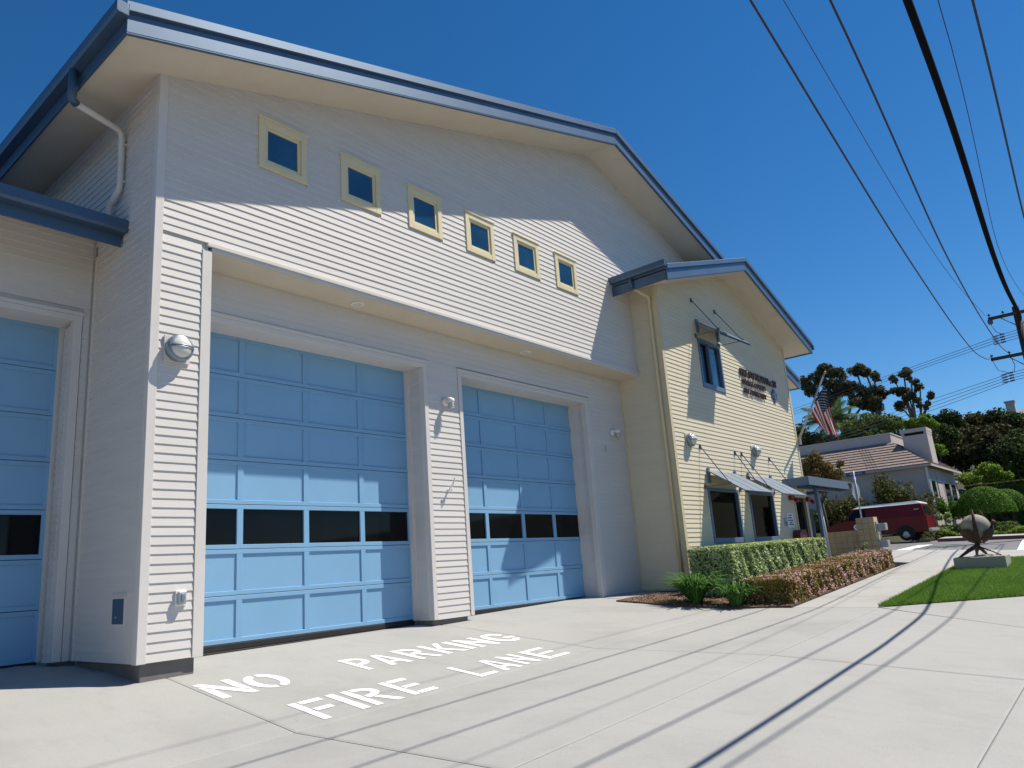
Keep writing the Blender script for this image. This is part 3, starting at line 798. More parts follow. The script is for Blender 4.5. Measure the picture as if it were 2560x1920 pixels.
oroof = empty('roof', (0,0,0)); oroof.parent = ST; oroof.location = Vector((OR_X, OY, 7))-ST.location
OE0, OE1, OYF = 10.80, 20.56, -1.45
for xa, xb in [(OE0,OR_X),(OR_X,OE1)]:
    b = MB(); slope_prism(b, xa, xb, zs_off, -.075, .15, OYF, OYF+.03); b.build('rake_fascia', MAT['roof'], oroof, bevel=.003)
    b = MB(); slope_prism(b, xa-(.03 if xa == OE0 else 0), xb+(.03 if xb == OE1 else 0), zs_off, .172, .285, OYF-.045, OYF+.03); b.build('rake_flashing', MAT['roof'], oroof, bevel=.004)
    b = MB(); slope_prism(b, xa, xb, zs_off, .151, .171, OYF-.006, OYF+.03); slope_prism(b, xa, xb, zs_off, -.092, -.076, OYF+.004, OYF+.05); b.build('drip_edge', MAT['gutter'], oroof)
    yb = -.012
    b = MB(); slope_prism(b, xa+.001, xb-.001, zs_off, -.035, -.012, OYF+.03, yb if xb < 16 else 6); b.build('soffit', MAT['soffit'], oroof)
    b = MB(); slope_prism(b, xa, xb, zs_off, .18, .26, OYF+.03, yb if xb < 16 else 6); b.build('roof_panel', MAT['roof'], oroof)
zO = zs_off(OE0)
b = MB(); b.box(OE0-.02, OE0+.005, OYF+.03, -.012, zO-.075, zO+.15); b.build('eave_fascia', MAT['gutter'], oroof, bevel=.003)
b = MB(); b.box(OE1, OE1+.025, OYF+.03, 6, zs_off(OE1)-.075, zs_off(OE1)+.15); b.box(OE1+.026, OE1+.13, OYF-.04, 6, zs_off(OE1)+.06, zs_off(OE1)+.21); b.build('eave_fascia', MAT['gutter'], oroof, bevel=.003)
b = MB(); gutter(b, OE0-.145, OE0-.022, OYF-.03, -.012, 7.235, .15, -1); b.build('gutter', MAT['gutter'], oroof)

aroof = empty('roof', (0,0,0)); aroof.parent = ST; aroof.location = Vector((-3, AY, 5.3))-ST.location
def zs_ann(y): return 5.16+.55*(y-.89)
b = MB(); b.box(-12, -.03, .89, .915, 5.105, 5.30); b.build('eave_fascia', MAT['gutter'], aroof, bevel=.003)
b = MB(); b.prism([(-12,.915,5.15),(-12,AY+.02,5.15+.55*.86),(-12,AY+.02,5.18+.55*.86),(-12,.915,5.18)], (11.97,0,0)); b.build('soffit', MAT['soffit'], aroof)
b = MB(); b.prism([(-12,.87,5.33),(-12,9,5.33+.30*8.13),(-12,9,5.40+.30*8.13),(-12,.87,5.40)], (11.97,0,0)); b.build('roof_panel', MAT['roof'], aroof)
b = MB(); b.prism([(-12,.745,5.43),(-12,.745,5.30),(-12,.77,5.265),(-12,.889,5.265),(-12,.889,5.43),(-12,.88,5.43),(-12,.88,5.275),(-12,.775,5.275),(-12,.752,5.305),(-12,.752,5.43)], (11.985,0,0)); b.box(-.03,-.016,.746,.888,5.27,5.428); b.build('gutter', MAT['gutter'], aroof)

# ---------------- downspouts
def pipe(name, mat, pts, r, parent=ST):
    b = MB(); b.tube(pts, r, 10); return b.build(name, mat, parent, smooth=True)
d = pipe('downspout', MAT['trim'], [(-.80,.60,6.72),(-.14,.93,6.80),(-.075,.955,6.74),(-.065,.955,6.40),(-.065,.955,6.0),(-.075,.97,5.93),(-.09,1.17,5.80),(-.09,1.20,5.74),(-.09,1.2,5.52)], .042)
pipe('outlet_pipe', MAT['gutter'], [(-.845,.55,7.14),(-.845,.55,6.80),(-.835,.57,6.735),(-.77,.615,6.72)], .052, d)
b = MB(); b.box(-.115,0,.93,.98,6.60,6.63); b.box(-.115,0,.93,.98,6.05,6.08); b.build('pipe_strap', MAT['trim'], d)
d = pipe('downspout', MAT['creamtrim'], [(10.80,-.52,6.875),(11.46,-.56,6.80),(11.52,-.55,6.74),(11.53,-.53,6.6),(11.53,-.53,.12)], .042)
pipe('outlet_pipe', MAT['gutter'], [(10.73,-.54,7.09),(10.73,-.54,6.96),(10.745,-.54,6.89),(10.82,-.525,6.87)], .05, d)

# ---------------- windows
for i, (a, c) in enumerate(WIN):
    w = empty('window', (0,0,0)); w.parent = ST; w.location = Vector(((a+c)/2, 0, WZ0))-ST.location
    fw = .105
    b = MB()
    b.box(a+.002,a+fw,-.030,.02,WZ0+.003,WZ1-.002); b.box(c-fw,c-.002,-.030,.02,WZ0+.003,WZ1-.002)
    b.box(a+fw,c-fw,-.0295,.02,WZ0+.003,WZ0+fw); b.box(a+fw,c-fw,-.0295,.02,WZ1-fw,WZ1-.002)
    b.build('casing', MAT['wintrim'], w, bevel=.004)
    b = MB(); b.box(a-.012,c+.012,-.048,.0,WZ1,WZ1+.022); b.build('head_cap', MAT['wintrim'], w, bevel=.003)
    b = MB(); q = .052; ia, ic, i0, i1 = a+fw, c-fw, WZ0+fw, WZ1-fw
    b.box(ia,ia+q,-.006,.06,i0,i1); b.box(ic-q,ic,-.006,.06,i0,i1); b.box(ia+q,ic-q,-.0055,.06,i0,i0+q); b.box(ia+q,ic-q,-.0055,.06,i1-q,i1)
    b.build('sash', MAT['wintrim'], w, bevel=.003)
    b = MB(); b.box(ia+q-.003,ic-q+.003,.012,.016,i0+q-.003,i1-q+.003); b.build('pane', MAT['glass'], w)
    if i == 4:
        b = MB()
        for k in range(8): b.box(ia+q+.04*k, ia+q+.04*k+.032, .018, .022+.006*(k % 2), i0+q, i1-q)
        b.build('curtain', MAT['blind'], w)

def off_window(a, c, z0, z1, slider=False, sill=False):
    w = empty('window', (0,0,0)); w.parent = ST; w.location = Vector(((a+c)/2, OY, z0))-ST.location
    fw = .075; y0, y1 = OY-.028, OY+.10
    b = MB(); b.box(a,a+fw,y0,y1,z0,z1); b.box(c-fw,c,y0,y1,z0,z1); b.box(a+fw,c-fw,y0+.0006,y1,z0,z0+fw*1.6); b.box(a+fw,c-fw,y0+.0006,y1,z1-fw,z1)
    if slider: m_ = (a+c)/2; b.box(m_-.03,m_+.03,y0+.03,y1,z0+fw*1.6,z1-fw)
    b.build('window_frame', MAT['winframe'], w, bevel=.004)
    b = MB()
    if slider:
        m_ = (a+c)/2
        b.box(a+fw,m_-.03,OY+.085,OY+.089,z0+fw*1.6,z1-fw); b.build('pane', MAT['darkglass'], w)
        b = MB(); b.box(m_+.03,c-fw,OY+.05,OY+.054,z0+fw*1.6,z1-fw); b.build('pane', MAT['glass'], w)
    else:
        b.box(a+fw,c-fw,OY+.05,OY+.054,z0+fw*1.6,z1-fw); b.build('pane', MAT['clearpane'], w)
        b = MB(); zb_ = z0+fw*1.6+.01
        while zb_ < z1-fw-.02:
            b.prism([(a+fw,OY+.075,zb_),(c-fw,OY+.075,zb_),(c-fw,OY+.092,zb_+.026),(a+fw,OY+.092,zb_+.026)], (0,.001,.001)); zb_ += .046
        b.build('blind', MAT['blind'], w, kind='stuff')
    return w
off_window(*wins[0], slider=True)
off_window(*wins[1]); off_window(*wins[2])
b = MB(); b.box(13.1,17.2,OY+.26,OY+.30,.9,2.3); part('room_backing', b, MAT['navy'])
# entrance door of the office
w = empty('entrance_door', (0,0,0)); w.parent = ST; w.location = Vector((19.38, OY, 0))-ST.location
b = MB(); b.box(18.84,18.93,OY-.03,OY+.1,0,2.30); b.box(19.83,19.92,OY-.03,OY+.1,0,2.30); b.box(18.93,19.83,OY-.0295,OY+.1,2.22,2.30); b.build('door_frame', MAT['creamtrim'], w, bevel=.004)
b = MB(); b.box(18.93,19.83,OY+.045,OY+.09,.15,2.22); b.build('door_leaf', MAT['navy'], w)
b = MB(); b.box(19.02,19.74,OY+.036,OY+.0445,.35,2.10); b.build('pane', MAT['clear'], w)
print('boards', n1, n2, n3, left)

# ------------------------------------------------------------------ things fixed to the station
def dup(root, delta, label, group=None):
    """copy a thing with its parts and sub-parts, moved by delta"""
    r = root.copy(); COL.objects.link(r); r.location = root.location+Vector(delta); r['label'] = label
    if group: r['group'] = group
    for ch in list(root.children):
        c = ch.copy(); COL.objects.link(c); c.parent = r
        for g in list(ch.children):
            d_ = g.copy(); COL.objects.link(d_); d_.parent = c
    return r

# round bulkhead lamps
def bulkhead(x, y, z, r, label, group):
    t = empty('wall_lamp', (x, y, z), label, 'wall lamp', group)
    b = MB(); b.box(x-r*1.0, x+r*.95, y-.022, y-.002, z-r*1.02, z+r*.95); b.build('mounting_block', MAT['trim'], t, bevel=.003)
    b = MB(); b.lathe((x, y-.022, z), (0,-1,0), [(0,r*.98),(.05,r),(.085,r*.97),(.10,r*.86),(.102,r*.78)], 32); b.build('rim', MAT['silver'], t, smooth=True)
    b = MB(); b.lathe((x, y-.11, z), (0,-1,0), [(0,r*.80),(.03,r*.74),(.055,r*.58),(.070,r*.36),(.076,r*.12),(.077,0)], 28); b.build('lens', MAT['lens'], t, smooth=True)
    b = MB()
    pts = [(x-r*.9*math.cos(a), y-.112-.074*math.sin(a), z+.004) for a in np.linspace(.12, PI-.12, 11)]
    for dz in (-.011, .011): b.tube([(p[0], p[1], p[2]+dz) for p in pts], .010, 6)
    b.build('guard_bar', MAT['silver'], t, smooth=True)
    return t
g = 'round bulkhead lamps on the walls'
bulkhead(.315, -.012, 3.55, .165, 'large round grey bulkhead lamp on the white corner pillar left of the bay door', g)
L1 = bulkhead(12.36, OY-.012, 3.375, .165, 'round grey bulkhead lamp on the cream wall, the one nearer the corner downspout', g)
dup(L1, (3.92, 0, .02), 'round grey bulkhead lamp on the cream wall above the second awning', g)

# caged jelly-jar lamps by the bay doors
def jar_lamp(x, y, z, label, group):
    t = empty('jar_lamp', (x, y, z), label, 'wall lamp', group)
    b = MB(); b.lathe((x, y-.012, z+.03), (0,-1,0), [(0,.075),(.03,.075),(.05,.06),(.07,.035)], 18); b.build('base', MAT['white'], t, smooth=True)
    b = MB(); b.tube([(x,y-.07,z+.05),(x+.005,y-.13,z+.06),(x+.01,y-.16,z+.05)], [.035,.04,.045], 10); b.lathe((x+.01,y-.165,z+.075),(0,0,-1),[(0,.03),(.01,.055),(.06,.06),(.075,.05)],16); b.build('socket', MAT['white'], t, smooth=True)
    b = MB(); b.lathe((x+.01,y-.165,z+.0),(0,0,-1),[(0,.04),(.03,.045),(.09,.042),(.12,.025),(.13,0)],14); b.build('glass_jar', MAT['lens'], t, smooth=True)
    b = MB()
    for k in range(6):
        a = k*PI/3; c_, s_ = math.cos(a), math.sin(a)
        b.tube([(x+.01+.055*c_,y-.165+.055*s_,z),(x+.01+.056*c_,y-.165+.056*s_,z-.09),(x+.01+.03*c_,y-.165+.03*s_,z-.14),(x+.01,y-.165,z-.15)], .004, 5)
    for zz_ in (-.02,-.06,-.10): b.tube([(x+.01+.057*math.cos(a),y-.165+.057*math.sin(a),z+zz_) for a in np.linspace(0,2*PI,15)], .004, 5)
    b.build('wire_guard', MAT['galv'], t)
    return t
g = 'white caged lamps beside the bay doors'
J = jar_lamp(5.46, RY, 3.63, 'white caged jar lamp high on the pier between the two bay doors', g)
dup(J, (5.53, 0, -.02), 'white caged jar lamp in the shaded corner by the cream side wall', g)

# recessed lights in the bay soffit
def downlight(x, y, label):
    t = empty('recessed_light', (x, y, 4.95), label, 'ceiling light', 'recessed lights in the bay soffit')
    b = MB(); b.lathe((x,y,4.949),(0,0,-1),[(-.0,.115),(.010,.115),(.012,.105)],24); b.build('trim_ring', MAT['white'], t, smooth=True)
    b = MB(); b.lathe((x,y,4.936),(0,0,-1),[(0,.075),(.0015,.075)],20); b.build('lens', MAT['lens'], t)
    return t
D1 = downlight(3.36, .30, 'round recessed light in the soffit above the left bay door')
dup(D1, (4.31, .03, 0), 'round recessed light in the soffit above the right bay door')

# small hardware on the walls
t = empty('power_outlet', (.45, 0, .63), 'grey covered power outlet low on the corner pillar beside the bay door', 'outlet')
b = MB(); b.box(.385,.515,-.035,-.004,.55,.72); b.build('back_plate', MAT['white'], t, bevel=.006)
b = MB(); b.box(.40,.49,-.085,-.036,.565,.705); b.build('cover', MAT['galv'], t, bevel=.008)
b = MB(); b.box(.425,.465,-.096,-.086,.60,.68); b.build('flap', MAT['silver'], t, bevel=.004)
t = empty('access_box', (0, .47, .53), 'dark blue flush metal access box on the shaded side wall near the corner', 'utility box')
b = MB(); b.box(-.022,.0,.305,.645,.365,.70); b.build('box_frame', MAT['trim'], t, bevel=.003)
b = MB(); b.box(-.030,-.0225,.335,.615,.395,.67); b.build('box_door', MAT['gutter'], t, bevel=.003)
b = MB(); b.lathe((-.031,.50,.47),(-1,0,0),[(0,.012),(.012,.010)],10); b.build('lock', MAT['galv'], t)
b = MB(); b.box(-.036,.0,.285,.66,.704,.722); b.build('hood', MAT['trim'], t)
t = empty('wall_hook', (5.43, RY, 2.15), 'small white forked door hook on the pier between the bay doors', 'hook')
b = MB(); b.lathe((5.43,RY-.012,2.10),(0,-1,0),[(0,.03),(.015,.028)],12); b.build('hook_base', MAT['white'], t)
b = MB(); b.tube([(5.43,RY-.03,2.10),(5.44,RY-.10,2.16),(5.45,RY-.15,2.24),(5.455,RY-.16,2.30)], .014, 6); b.tube([(5.43,RY-.03,2.10),(5.425,RY-.09,2.08),(5.42,RY-.13,2.12)], .012, 6); b.build('hook_arm', MAT['white'], t)
t = empty('intercom_plate', (10.61, RY, 3.23), 'small grey key switch plate on the shaded wall right of the bay doors', 'switch')
b = MB(); b.box(10.555,10.665,RY-.03,RY-.008,3.15,3.31); b.build('back_plate', MAT['trim'], t, bevel=.003)
b = MB(); b.box(10.585,10.635,RY-.042,RY-.0305,3.16,3.30); b.build('switch_face', MAT['galv'], t, bevel=.003)

# ---------------- text helper (built-in font, turned into solid letters)
def text_mesh(s, size, depth, offset=0.0, spacing=1.0):
    cu = bpy.data.curves.new('text', 'FONT'); cu.body = s; cu.size = size; cu.extrude = depth/2; cu.offset = offset; cu.space_character = spacing
    cu.resolution_u = 3
    o = bpy.data.objects.new('text', cu); COL.objects.link(o)
    dg = bpy.context.evaluated_depsgraph_get(); dg.update()
    me = bpy.data.meshes.new_from_object(o.evaluated_get(dg)); bpy.data.objects.remove(o); bpy.data.curves.remove(cu)
    return me
def wall_text(name, s, x0, x1, z0, z1, y, mat, parent, depth=.03, offset=.006):
    """letters facing -y spanning x0..x1 and z0..z1; one object per letter"""
    probe = text_mesh(s, 1.0, .02, 0)
    xs_ = [v.co.x for v in probe.vertices]; zs_ = [v.co.y for v in probe.vertices]
    sx = (x1-x0)/(max(xs_)-min(xs_)); sz = (z1-z0)/(max(zs_)-min(zs_)); ox = min(xs_); oz = min(zs_)
    bpy.data.meshes.remove(probe)
    full = text_mesh(s, 1.0, 1.0, offset)
    bm = bmesh.new(); bm.from_mesh(full); bpy.data.meshes.remove(full)
    # split into loose letters
    seen = set(); groups = []
    for v in bm.verts:
        if v in seen: continue
        st = [v]; seen.add(v); comp = []
        while st:
            q = st.pop(); comp.append(q)
            for e in q.link_edges:
                w = e.other_vert(q)
                if w not in seen: seen.add(w); st.append(w)
        groups.append(comp)
    chars = [c for c in s if c != ' ']
    groups.sort(key=lambda c: min(v.co.x for v in c))
    for i, comp in enumerate(groups):
        idx = {v: k for k, v in enumerate(comp)}
        vs = [(x0+(v.co.x-ox)*sx, y-depth*(v.co.z+.5), z0+(v.co.y-oz)*sz) for v in comp]
        fs = [tuple(idx[v] for v in f.verts) for f in bm.faces if f.verts[0] in idx]
        me = bpy.data.meshes.new('letter'); me.from_pydata(vs, [], fs); me.materials.append(mat)
        link('letter', me, parent)
    bm.free()
t = empty('wall_lettering', (17.4, OY, 5.4), 'dark bronze raised station name lettering in three lines on the cream wall', 'lettering')
wall_text('l1', 'FIRE STATION No. 28', 16.08, 18.76, 5.555, 5.765, OY-.028, MAT['bronze'], t, .035, .014)
wall_text('l2', 'ORANGE COUNTY', 16.13, 17.85, 5.315, 5.46, OY-.028, MAT['bronze'], t, .03, .014)
wall_text('l3', 'FIRE AUTHORITY', 16.18, 17.81, 5.06, 5.205, OY-.028, MAT['bronze'], t, .03, .014)
# department badge: a cross with flared arms round a disc
t = empty('wall_emblem', (18.53, OY, 5.28), 'dark blue flared-cross department badge on the cream wall below the lettering', 'emblem')
b = MB(); pts = []
for k in range(4):
    a = k*PI/2+PI/2
    for da, r in [(-.42,.225),(-.2,.205),(0,.20),(.2,.205),(.42,.225),(.79,.115)]:
        pts.append((18.53+r*math.cos(a+da)*.97, OY-.015, 5.28+r*math.sin(a+da)))
b.prism(pts, (0,-.025,0)); b.build('cross', MAT['emblem'], t)
b = MB(); b.lathe((18.53,OY-.0405,5.28),(0,-1,0),[(0,.105),(.010,.10),(.012,.085)],24); b.build('disc', MAT['winframe'], t)
b = MB(); b.lathe((18.53,OY-.053,5.28),(0,-1,0),[(0,.055),(.01,.05)],8); b.build('centre_boss', MAT['emblem'], t)

# ---------------- awnings
def awning(x0, x1, zw, yf, zf, rods, rod_z, rod_end, label, group, slats=False, nrib=3):
    t = empty('awning', ((x0+x1)/2, OY, zw), label, 'awning', group)
    yw = OY-.05
    mt = MAT['awning'] if not slats else MAT['winframe']
    if not slats:
        b = MB(); b.prism([(x0,yw,zw),(x1,yw,zw),(x1,yf,zf),(x0,yf,zf)], (0,.006,-.022)); b.build('sheet', mt, t)
        b = MB()
        for k in range(nrib+1):
            x = x0+(x1-x0)*k/nrib; x = min(max(x, x0+.012), x1-.012)
            b.prism([(x-.012,yw,zw+.001),(x+.012,yw,zw+.001),(x+.012,yf,zf+.001),(x-.012,yf,zf+.001)], (0,-.001,.005))
        b.build('rib', mt, t)
        b = MB(); b.tube([(x0,yf,zf-.01),(x1,yf,zf-.01)], .016, 6); b.build('front_bar', mt, t)
    else:
        n = 14
        for k in range(n):
            f = (k+.5)/n; y = yw+(yf-yw)*f; z = zw+(zf-zw)*f
            b = MB(); b.prism([(x0+.02,y+.024,z+.022),(x1-.02,y+.024,z+.022),(x1-.02,y-.024,z-.022),(x0+.02,y-.024,z-.022)], (0,.003,.008)); b.build('slat', mt, t)
        b = MB()
        for x in (x0, x1-.02): b.prism([(x,yw,zw),(x,yf,zf),(x,yf,zf-.055),(x,yw,zw-.055)], (.02,0,0))
        b.build('side_rail', mt, t)
    for x in (x0+.12, x1-.12):
        b = MB(); b.box(x-.05,x+.05,OY-.055,OY-.012,zw-.30,zw+.07); b.build('wall_bracket', MAT['winframe'], t, bevel=.004)
    for (xr, xe) in rods:
        b = MB(); b.tube([(xr,OY-.03,rod_z),(xe,rod_end[0],rod_end[1])], .012, 6); b.build('tie_rod', MAT['steel'], t)
        b = MB(); b.box(xr-.03,xr+.03,OY-.04,OY-.012,rod_z-.05,rod_z+.05); b.build('anchor_plate', MAT['steel'], t)
        b = MB(); b.box(xe-.03,xe+.03,rod_end[0]-.03,rod_end[0]+.03,rod_end[1]-.03,rod_end[1]+.03); b.build('clevis', MAT['steel'], t)
        b = MB(); b.tube([(xr,OY-.03,zw-.40),(xe,rod_end[0]+.02,rod_end[1]-.02)], .009, 6); b.build('lower_strut', MAT['steel'], t)
        b = MB(); b.box(xr-.035,xr+.035,OY-.035,OY-.012,zw-.45,zw-.35); b.build('anchor_plate', MAT['steel'], t)
    return t
g = 'metal awnings on the cream wall'
awning(13.55, 15.02, 6.60, -1.52, 6.06, [(13.52,13.54),(14.92,15.03)], 7.165, (-1.32,6.22), 'slatted steel awning on tie rods above the small upper window', g, slats=True)
awning(13.06, 14.86, 2.70, -1.60, 2.13, [(12.92,13.05),(14.96,14.87)], 3.265, (-1.27,2.33), 'flat grey awning over the lower window nearer the corner downspout', g)
awning(15.48, 17.30, 2.70, -1.60, 2.13, [(15.38,15.47),(17.33,17.31)], 3.26, (-1.27,2.33), 'flat grey awning over the lower window nearer the entrance canopy', g)

# ---------------- entrance canopy and the things round the door
t = empty('entrance_canopy', (20.2, -1.0, 2.6), 'flat grey-blue metal canopy on a post over the office entrance', 'canopy')
CX0, CX1, CY0, CY1, CZ0, CZ1 = 18.12, 22.40, -1.45, -.02, 2.475, 2.72
b = MB()
b.box(CX0,CX1,CY0,CY0+.03,CZ0,CZ1); b.build('front_fascia', MAT['awning'], t, bevel=.004)
b = MB(); b.box(CX0,CX0+.03,CY0+.031,OY-.014,CZ0,CZ1-.001); b.box(CX1-.03,CX1,CY0+.031,1.0,CZ0,CZ1-.001); b.build('side_fascia', MAT['winframe'], t, bevel=.004)
b = MB(); b.box(CX0+.031,19.98,CY0+.031,OY-.014,CZ0+.10,CZ0+.13); b.box(20.03,CX1-.031,CY0+.031,.69,CZ0+.10,CZ0+.13); b.build('deck', MAT['winframe'], t)
b = MB(); b.box(CX0+.2,CX1-.2,-1.12,-1.02,CZ0-.05,CZ0+.09); b.build('beam', MAT['gutter'], t, bevel=.004)
for i in range(9):
    b = MB(); b.box(CX0+.35+.45*i,CX0+.40+.45*i,CY0+.04,-1.125,CZ0+.01,CZ0+.09); b.build('joist', MAT['gutter'], t)
b = MB(); b.box(19.50,19.60,-1.20,-1.10,.1,CZ0-.055); b.build('post', MAT['winframe'], t, bevel=.01)
for w_, xa, xc in (('28', 21.92, 22.24),):
    wall_text('num', w_, xa, xc, 2.51, 2.69, CY0-.002, MAT['bronze'], t, .02, .012)
# red alarm lights
def red_light(x, label):
    t = empty('alarm_light', (x, OY, 2.17), label, 'alarm light', 'red lights either side of the office door')
    b = MB(); b.box(x-.16,x+.10,OY-.12,OY-.012,2.12,2.26); b.build('housing', MAT['red'], t, bevel=.02)
    b = MB(); b.lathe((x+.06,OY-.13,2.16),(0,-.5,-.9),[(0,.05),(.05,.062),(.10,.055),(.14,.02)],14); b.build('lamp_globe', MAT['red'], t, smooth=True)
    return t
A = red_light(18.58, 'red alarm light on the cream wall left of the office door')
dup(A, (1.42, 0, -.01), 'red alarm light at the right edge of the office door')
t = empty('fire_connection', (18.6, -.9, 1.0), 'dark red cabinet standing below the white notice by the door', 'cabinet')
b = MB(); b.prism([(18.30,-.92,.1),(18.90,-.92,.1),(18.90,-.92,1.17),(18.75,-.92,1.25),(18.45,-.92,1.25),(18.30,-.92,1.17)], (0,.20,0)); b.build('cabinet_body', MAT['darkred'], t, bevel=.01)
b = MB(); b.lathe((18.52,-.925,.85),(0,-1,0),[(0,.05),(.06,.05),(.07,.035)],12); b.lathe((18.70,-.925,.85),(0,-1,0),[(0,.05),(.06,.05),(.07,.035)],12); b.build('hose_caps', MAT['red'], t, smooth=True)
t = empty('notice_sign', (18.3, OY, 1.53), 'white printed notice on the cream wall left of the office door', 'sign')
b = MB(); b.box(18.03,18.56,OY-.025,OY-.012,1.32,1.75); b.build('sign_board', MAT['white'], t)
b = MB()
for (xa, xc, z) in [(18.17,18.42,1.66),(18.10,18.48,1.515),(18.20,18.40,1.455),(18.12,18.50,1.40)]: b.box(xa,xc,OY-.0275,OY-.0255,z,z+.034)
b.build('printed_lines', MAT['ink'], t, kind='stuff')
b = MB(); b.box(18.10,18.40,OY-.0275,OY-.0255,1.585,1.625); b.build('red_line', MAT['inkred'], t)
t = empty('notice_card', (17.88, OY, 1.48), 'small pale blue card on the cream wall beside the white notice', 'sign')
b = MB(); b.box(17.79,17.98,OY-.024,OY-.012,1.36,1.60); b.build('card', MAT['pale_blue'], t)
b = MB(); b.box(17.83,17.95,OY-.0265,OY-.0245,1.41,1.49); b.build('printed_mark', MAT['ink'], t)
# floodlight and flag at the wing's far corner
t = empty('floodlight', (20.04, -.60, 3.35), 'small dark floodlight at the far corner of the cream wing', 'wall lamp')
b = MB(); b.tube([(20.02,-.64,3.42),(20.08,-.66,3.40)], .015, 6); b.build('arm', MAT['steel'], t)
b = MB(); b.prism([(20.07,-.74,3.44),(20.07,-.60,3.44),(20.07,-.60,3.26),(20.07,-.72,3.32)], (.14,0,0)); b.build('lamp_head', MAT['navy'], t, bevel=.01)

FT = empty('flagpole', (20.0, -.72, 4.0), 'slanted grey flagpole with a brass ball on the far corner of the cream wing', 'flagpole')
b = MB(); b.tube([(20.05,-.70,3.98),(20.05,-1.82,5.96)], [.034,.022], 10); b.build('pole', MAT['galv'], FT, smooth=True)
b = MB(); b.lathe((20.05,-1.85,5.99),(0,-.49,.87),[(-.03,.0),(-.02,.03),(.015,.045),(.05,.03),(.06,0)],12); b.build('ball', MAT['gold'], FT, smooth=True)
b = MB(); b.box(20.02,20.09,-.80,-.714,3.9,4.12); b.build('bracket', MAT['galv'], FT)
t = empty('flag', (20.05, -1.78, 5.62), 'stars and stripes flag hanging in folds from the slanted pole', 'flag')
def flag_pt(u, v):
    """u along the hoist from the pole tip (0..1), v along the fly (0..1)"""
    hx, hy, hz = 20.05, -1.78+.53*u, 5.66-.84*u
    d0 = np.array([.0, -.16, -1.70]); d1 = np.array([.0, -.26, -.62])
    dv = d0*(1-u)+d1*u
    sag = .10*math.sin(PI*v)*u
    fold = .085*v*math.sin(u*11+v*2.2)+.05*v*math.sin(u*23-v*3)
    return (hx+fold+.02, hy+dv[1]*v+.055*v*math.sin(u*11+1.2), hz+dv[2]*v-sag*.5)
NU, NV = 26, 30
def flag_part(name, mats, sel, parent):
    b = MB(); idx = {}
    for i in range(NU):
        for j in range(NV):
            mi = sel(i, j)
            if mi is None: continue
            q = []
            for (a, c) in ((i,j),(i+1,j),(i+1,j+1),(i,j+1)):
                q.append(flag_pt(a/NU, c/NV))
            b.poly(q, mi)
    me = bpy.data.meshes.new(name); me.from_pydata(b.v, [], b.f)
    for m in mats: me.materials.append(m)
    me.polygons.foreach_set('material_index', b.m)
    bm = bmesh.new(); bm.from_mesh(me); bmesh.ops.remove_doubles(bm, verts=bm.verts, dist=.0005); bm.to_mesh(me); bm.free()
    me.polygons.foreach_set('use_smooth', [True]*len(me.polygons))
    return link(name, me, parent)
canton = lambda i, j: (i < 14 and j < 12)
flag_part('stripes', [MAT['flagred'], MAT['flagwhite']], lambda i, j: None if canton(i, j) else (i//2) % 2, t)
cn = flag_part('canton', [MAT['flagblue']], lambda i, j: 0 if canton(i, j) else None, t)
b = MB()
for rr in range(9):
    for k in range(6 if rr % 2 == 0 else 5):
        u = (rr+1)/10*14/26; v = ((k*2+1 if rr % 2 == 0 else k*2+2))/12*12/30
        c0 = Vector(flag_pt(u, v)); du = Vector(flag_pt(u+.01, v))-c0; dv_ = Vector(flag_pt(u, v+.01))-c0
        du.normalize(); dv_ = (dv_-du*dv_.dot(du)).normalized(); nn = du.cross(dv_)
        for sgn in (1, -1):
            b.poly([c0+nn*sgn*.004+du*(-math.cos(a)*r)+dv_*(math.sin(a)*r) for a, r in [(q*PI/5, .018 if q % 2 == 0 else .008) for q in range(10)]])
b.build('stars', MAT['flagwhite'], cn, kind='stuff')

# ------------------------------------------------------------------ vegetation
MAT['leaf_var']  = leaf_mat('variegated_leaves', [(.07,.11,.03),(.13,.18,.06),(.24,.30,.12),(.36,.41,.20),(.45,.48,.28)], .45, .25, 1.6)
MAT['leaf_pink'] = leaf_mat('bronze_green_leaves', [(.045,.075,.018),(.09,.11,.025),(.14,.10,.03),(.18,.085,.03),(.12,.14,.03)], .45, .2, 1.8)
MAT['petal']     = leaf_mat('pale_pink_petals', [(.38,.20,.20),(.50,.32,.31),(.60,.44,.42)], .6, .35, 2.5)
MAT['leaf_strap']= leaf_mat('strap_leaves', [(.015,.05,.008),(.03,.085,.014),(.06,.14,.03),(.10,.17,.05)], .35, .2, 2.0)
MAT['leaf_dark'] = leaf_mat('dark_evergreen_leaves', [(.014,.026,.008),(.026,.042,.012),(.042,.06,.018),(.06,.08,.025)], .5, .2, .7)
MAT['leaf_euc']  = leaf_mat('eucalyptus_leaves', [(.04,.044,.02),(.065,.064,.03),(.09,.08,.04),(.12,.10,.05)], .5, .2, .5)
MAT['leaf_oak']  = leaf_mat('brownish_oak_leaves', [(.018,.018,.008),(.032,.03,.012),(.05,.044,.018),(.065,.058,.022)], .55, .2, .25)
MAT['leaf_palm'] = leaf_mat('palm_leaflets', [(.02,.045,.012),(.04,.075,.02),(.075,.115,.04),(.14,.17,.08)], .35, .25, .6)
MAT['leaf_mid']  = leaf_mat('mid_green_leaves', [(.028,.05,.012),(.05,.08,.018),(.085,.115,.03),(.14,.16,.05)], .4, .25, .7)
MAT['leaf_lime'] = leaf_mat('bright_green_leaves', [(.05,.10,.012),(.095,.16,.02),(.15,.22,.03),(.20,.27,.05)], .45, .35, .8)
MAT['leaf_olive']= leaf_mat('olive_hedge_leaves', [(.03,.036,.012),(.055,.06,.018),(.085,.085,.026),(.12,.11,.036)], .5, .25, .8)
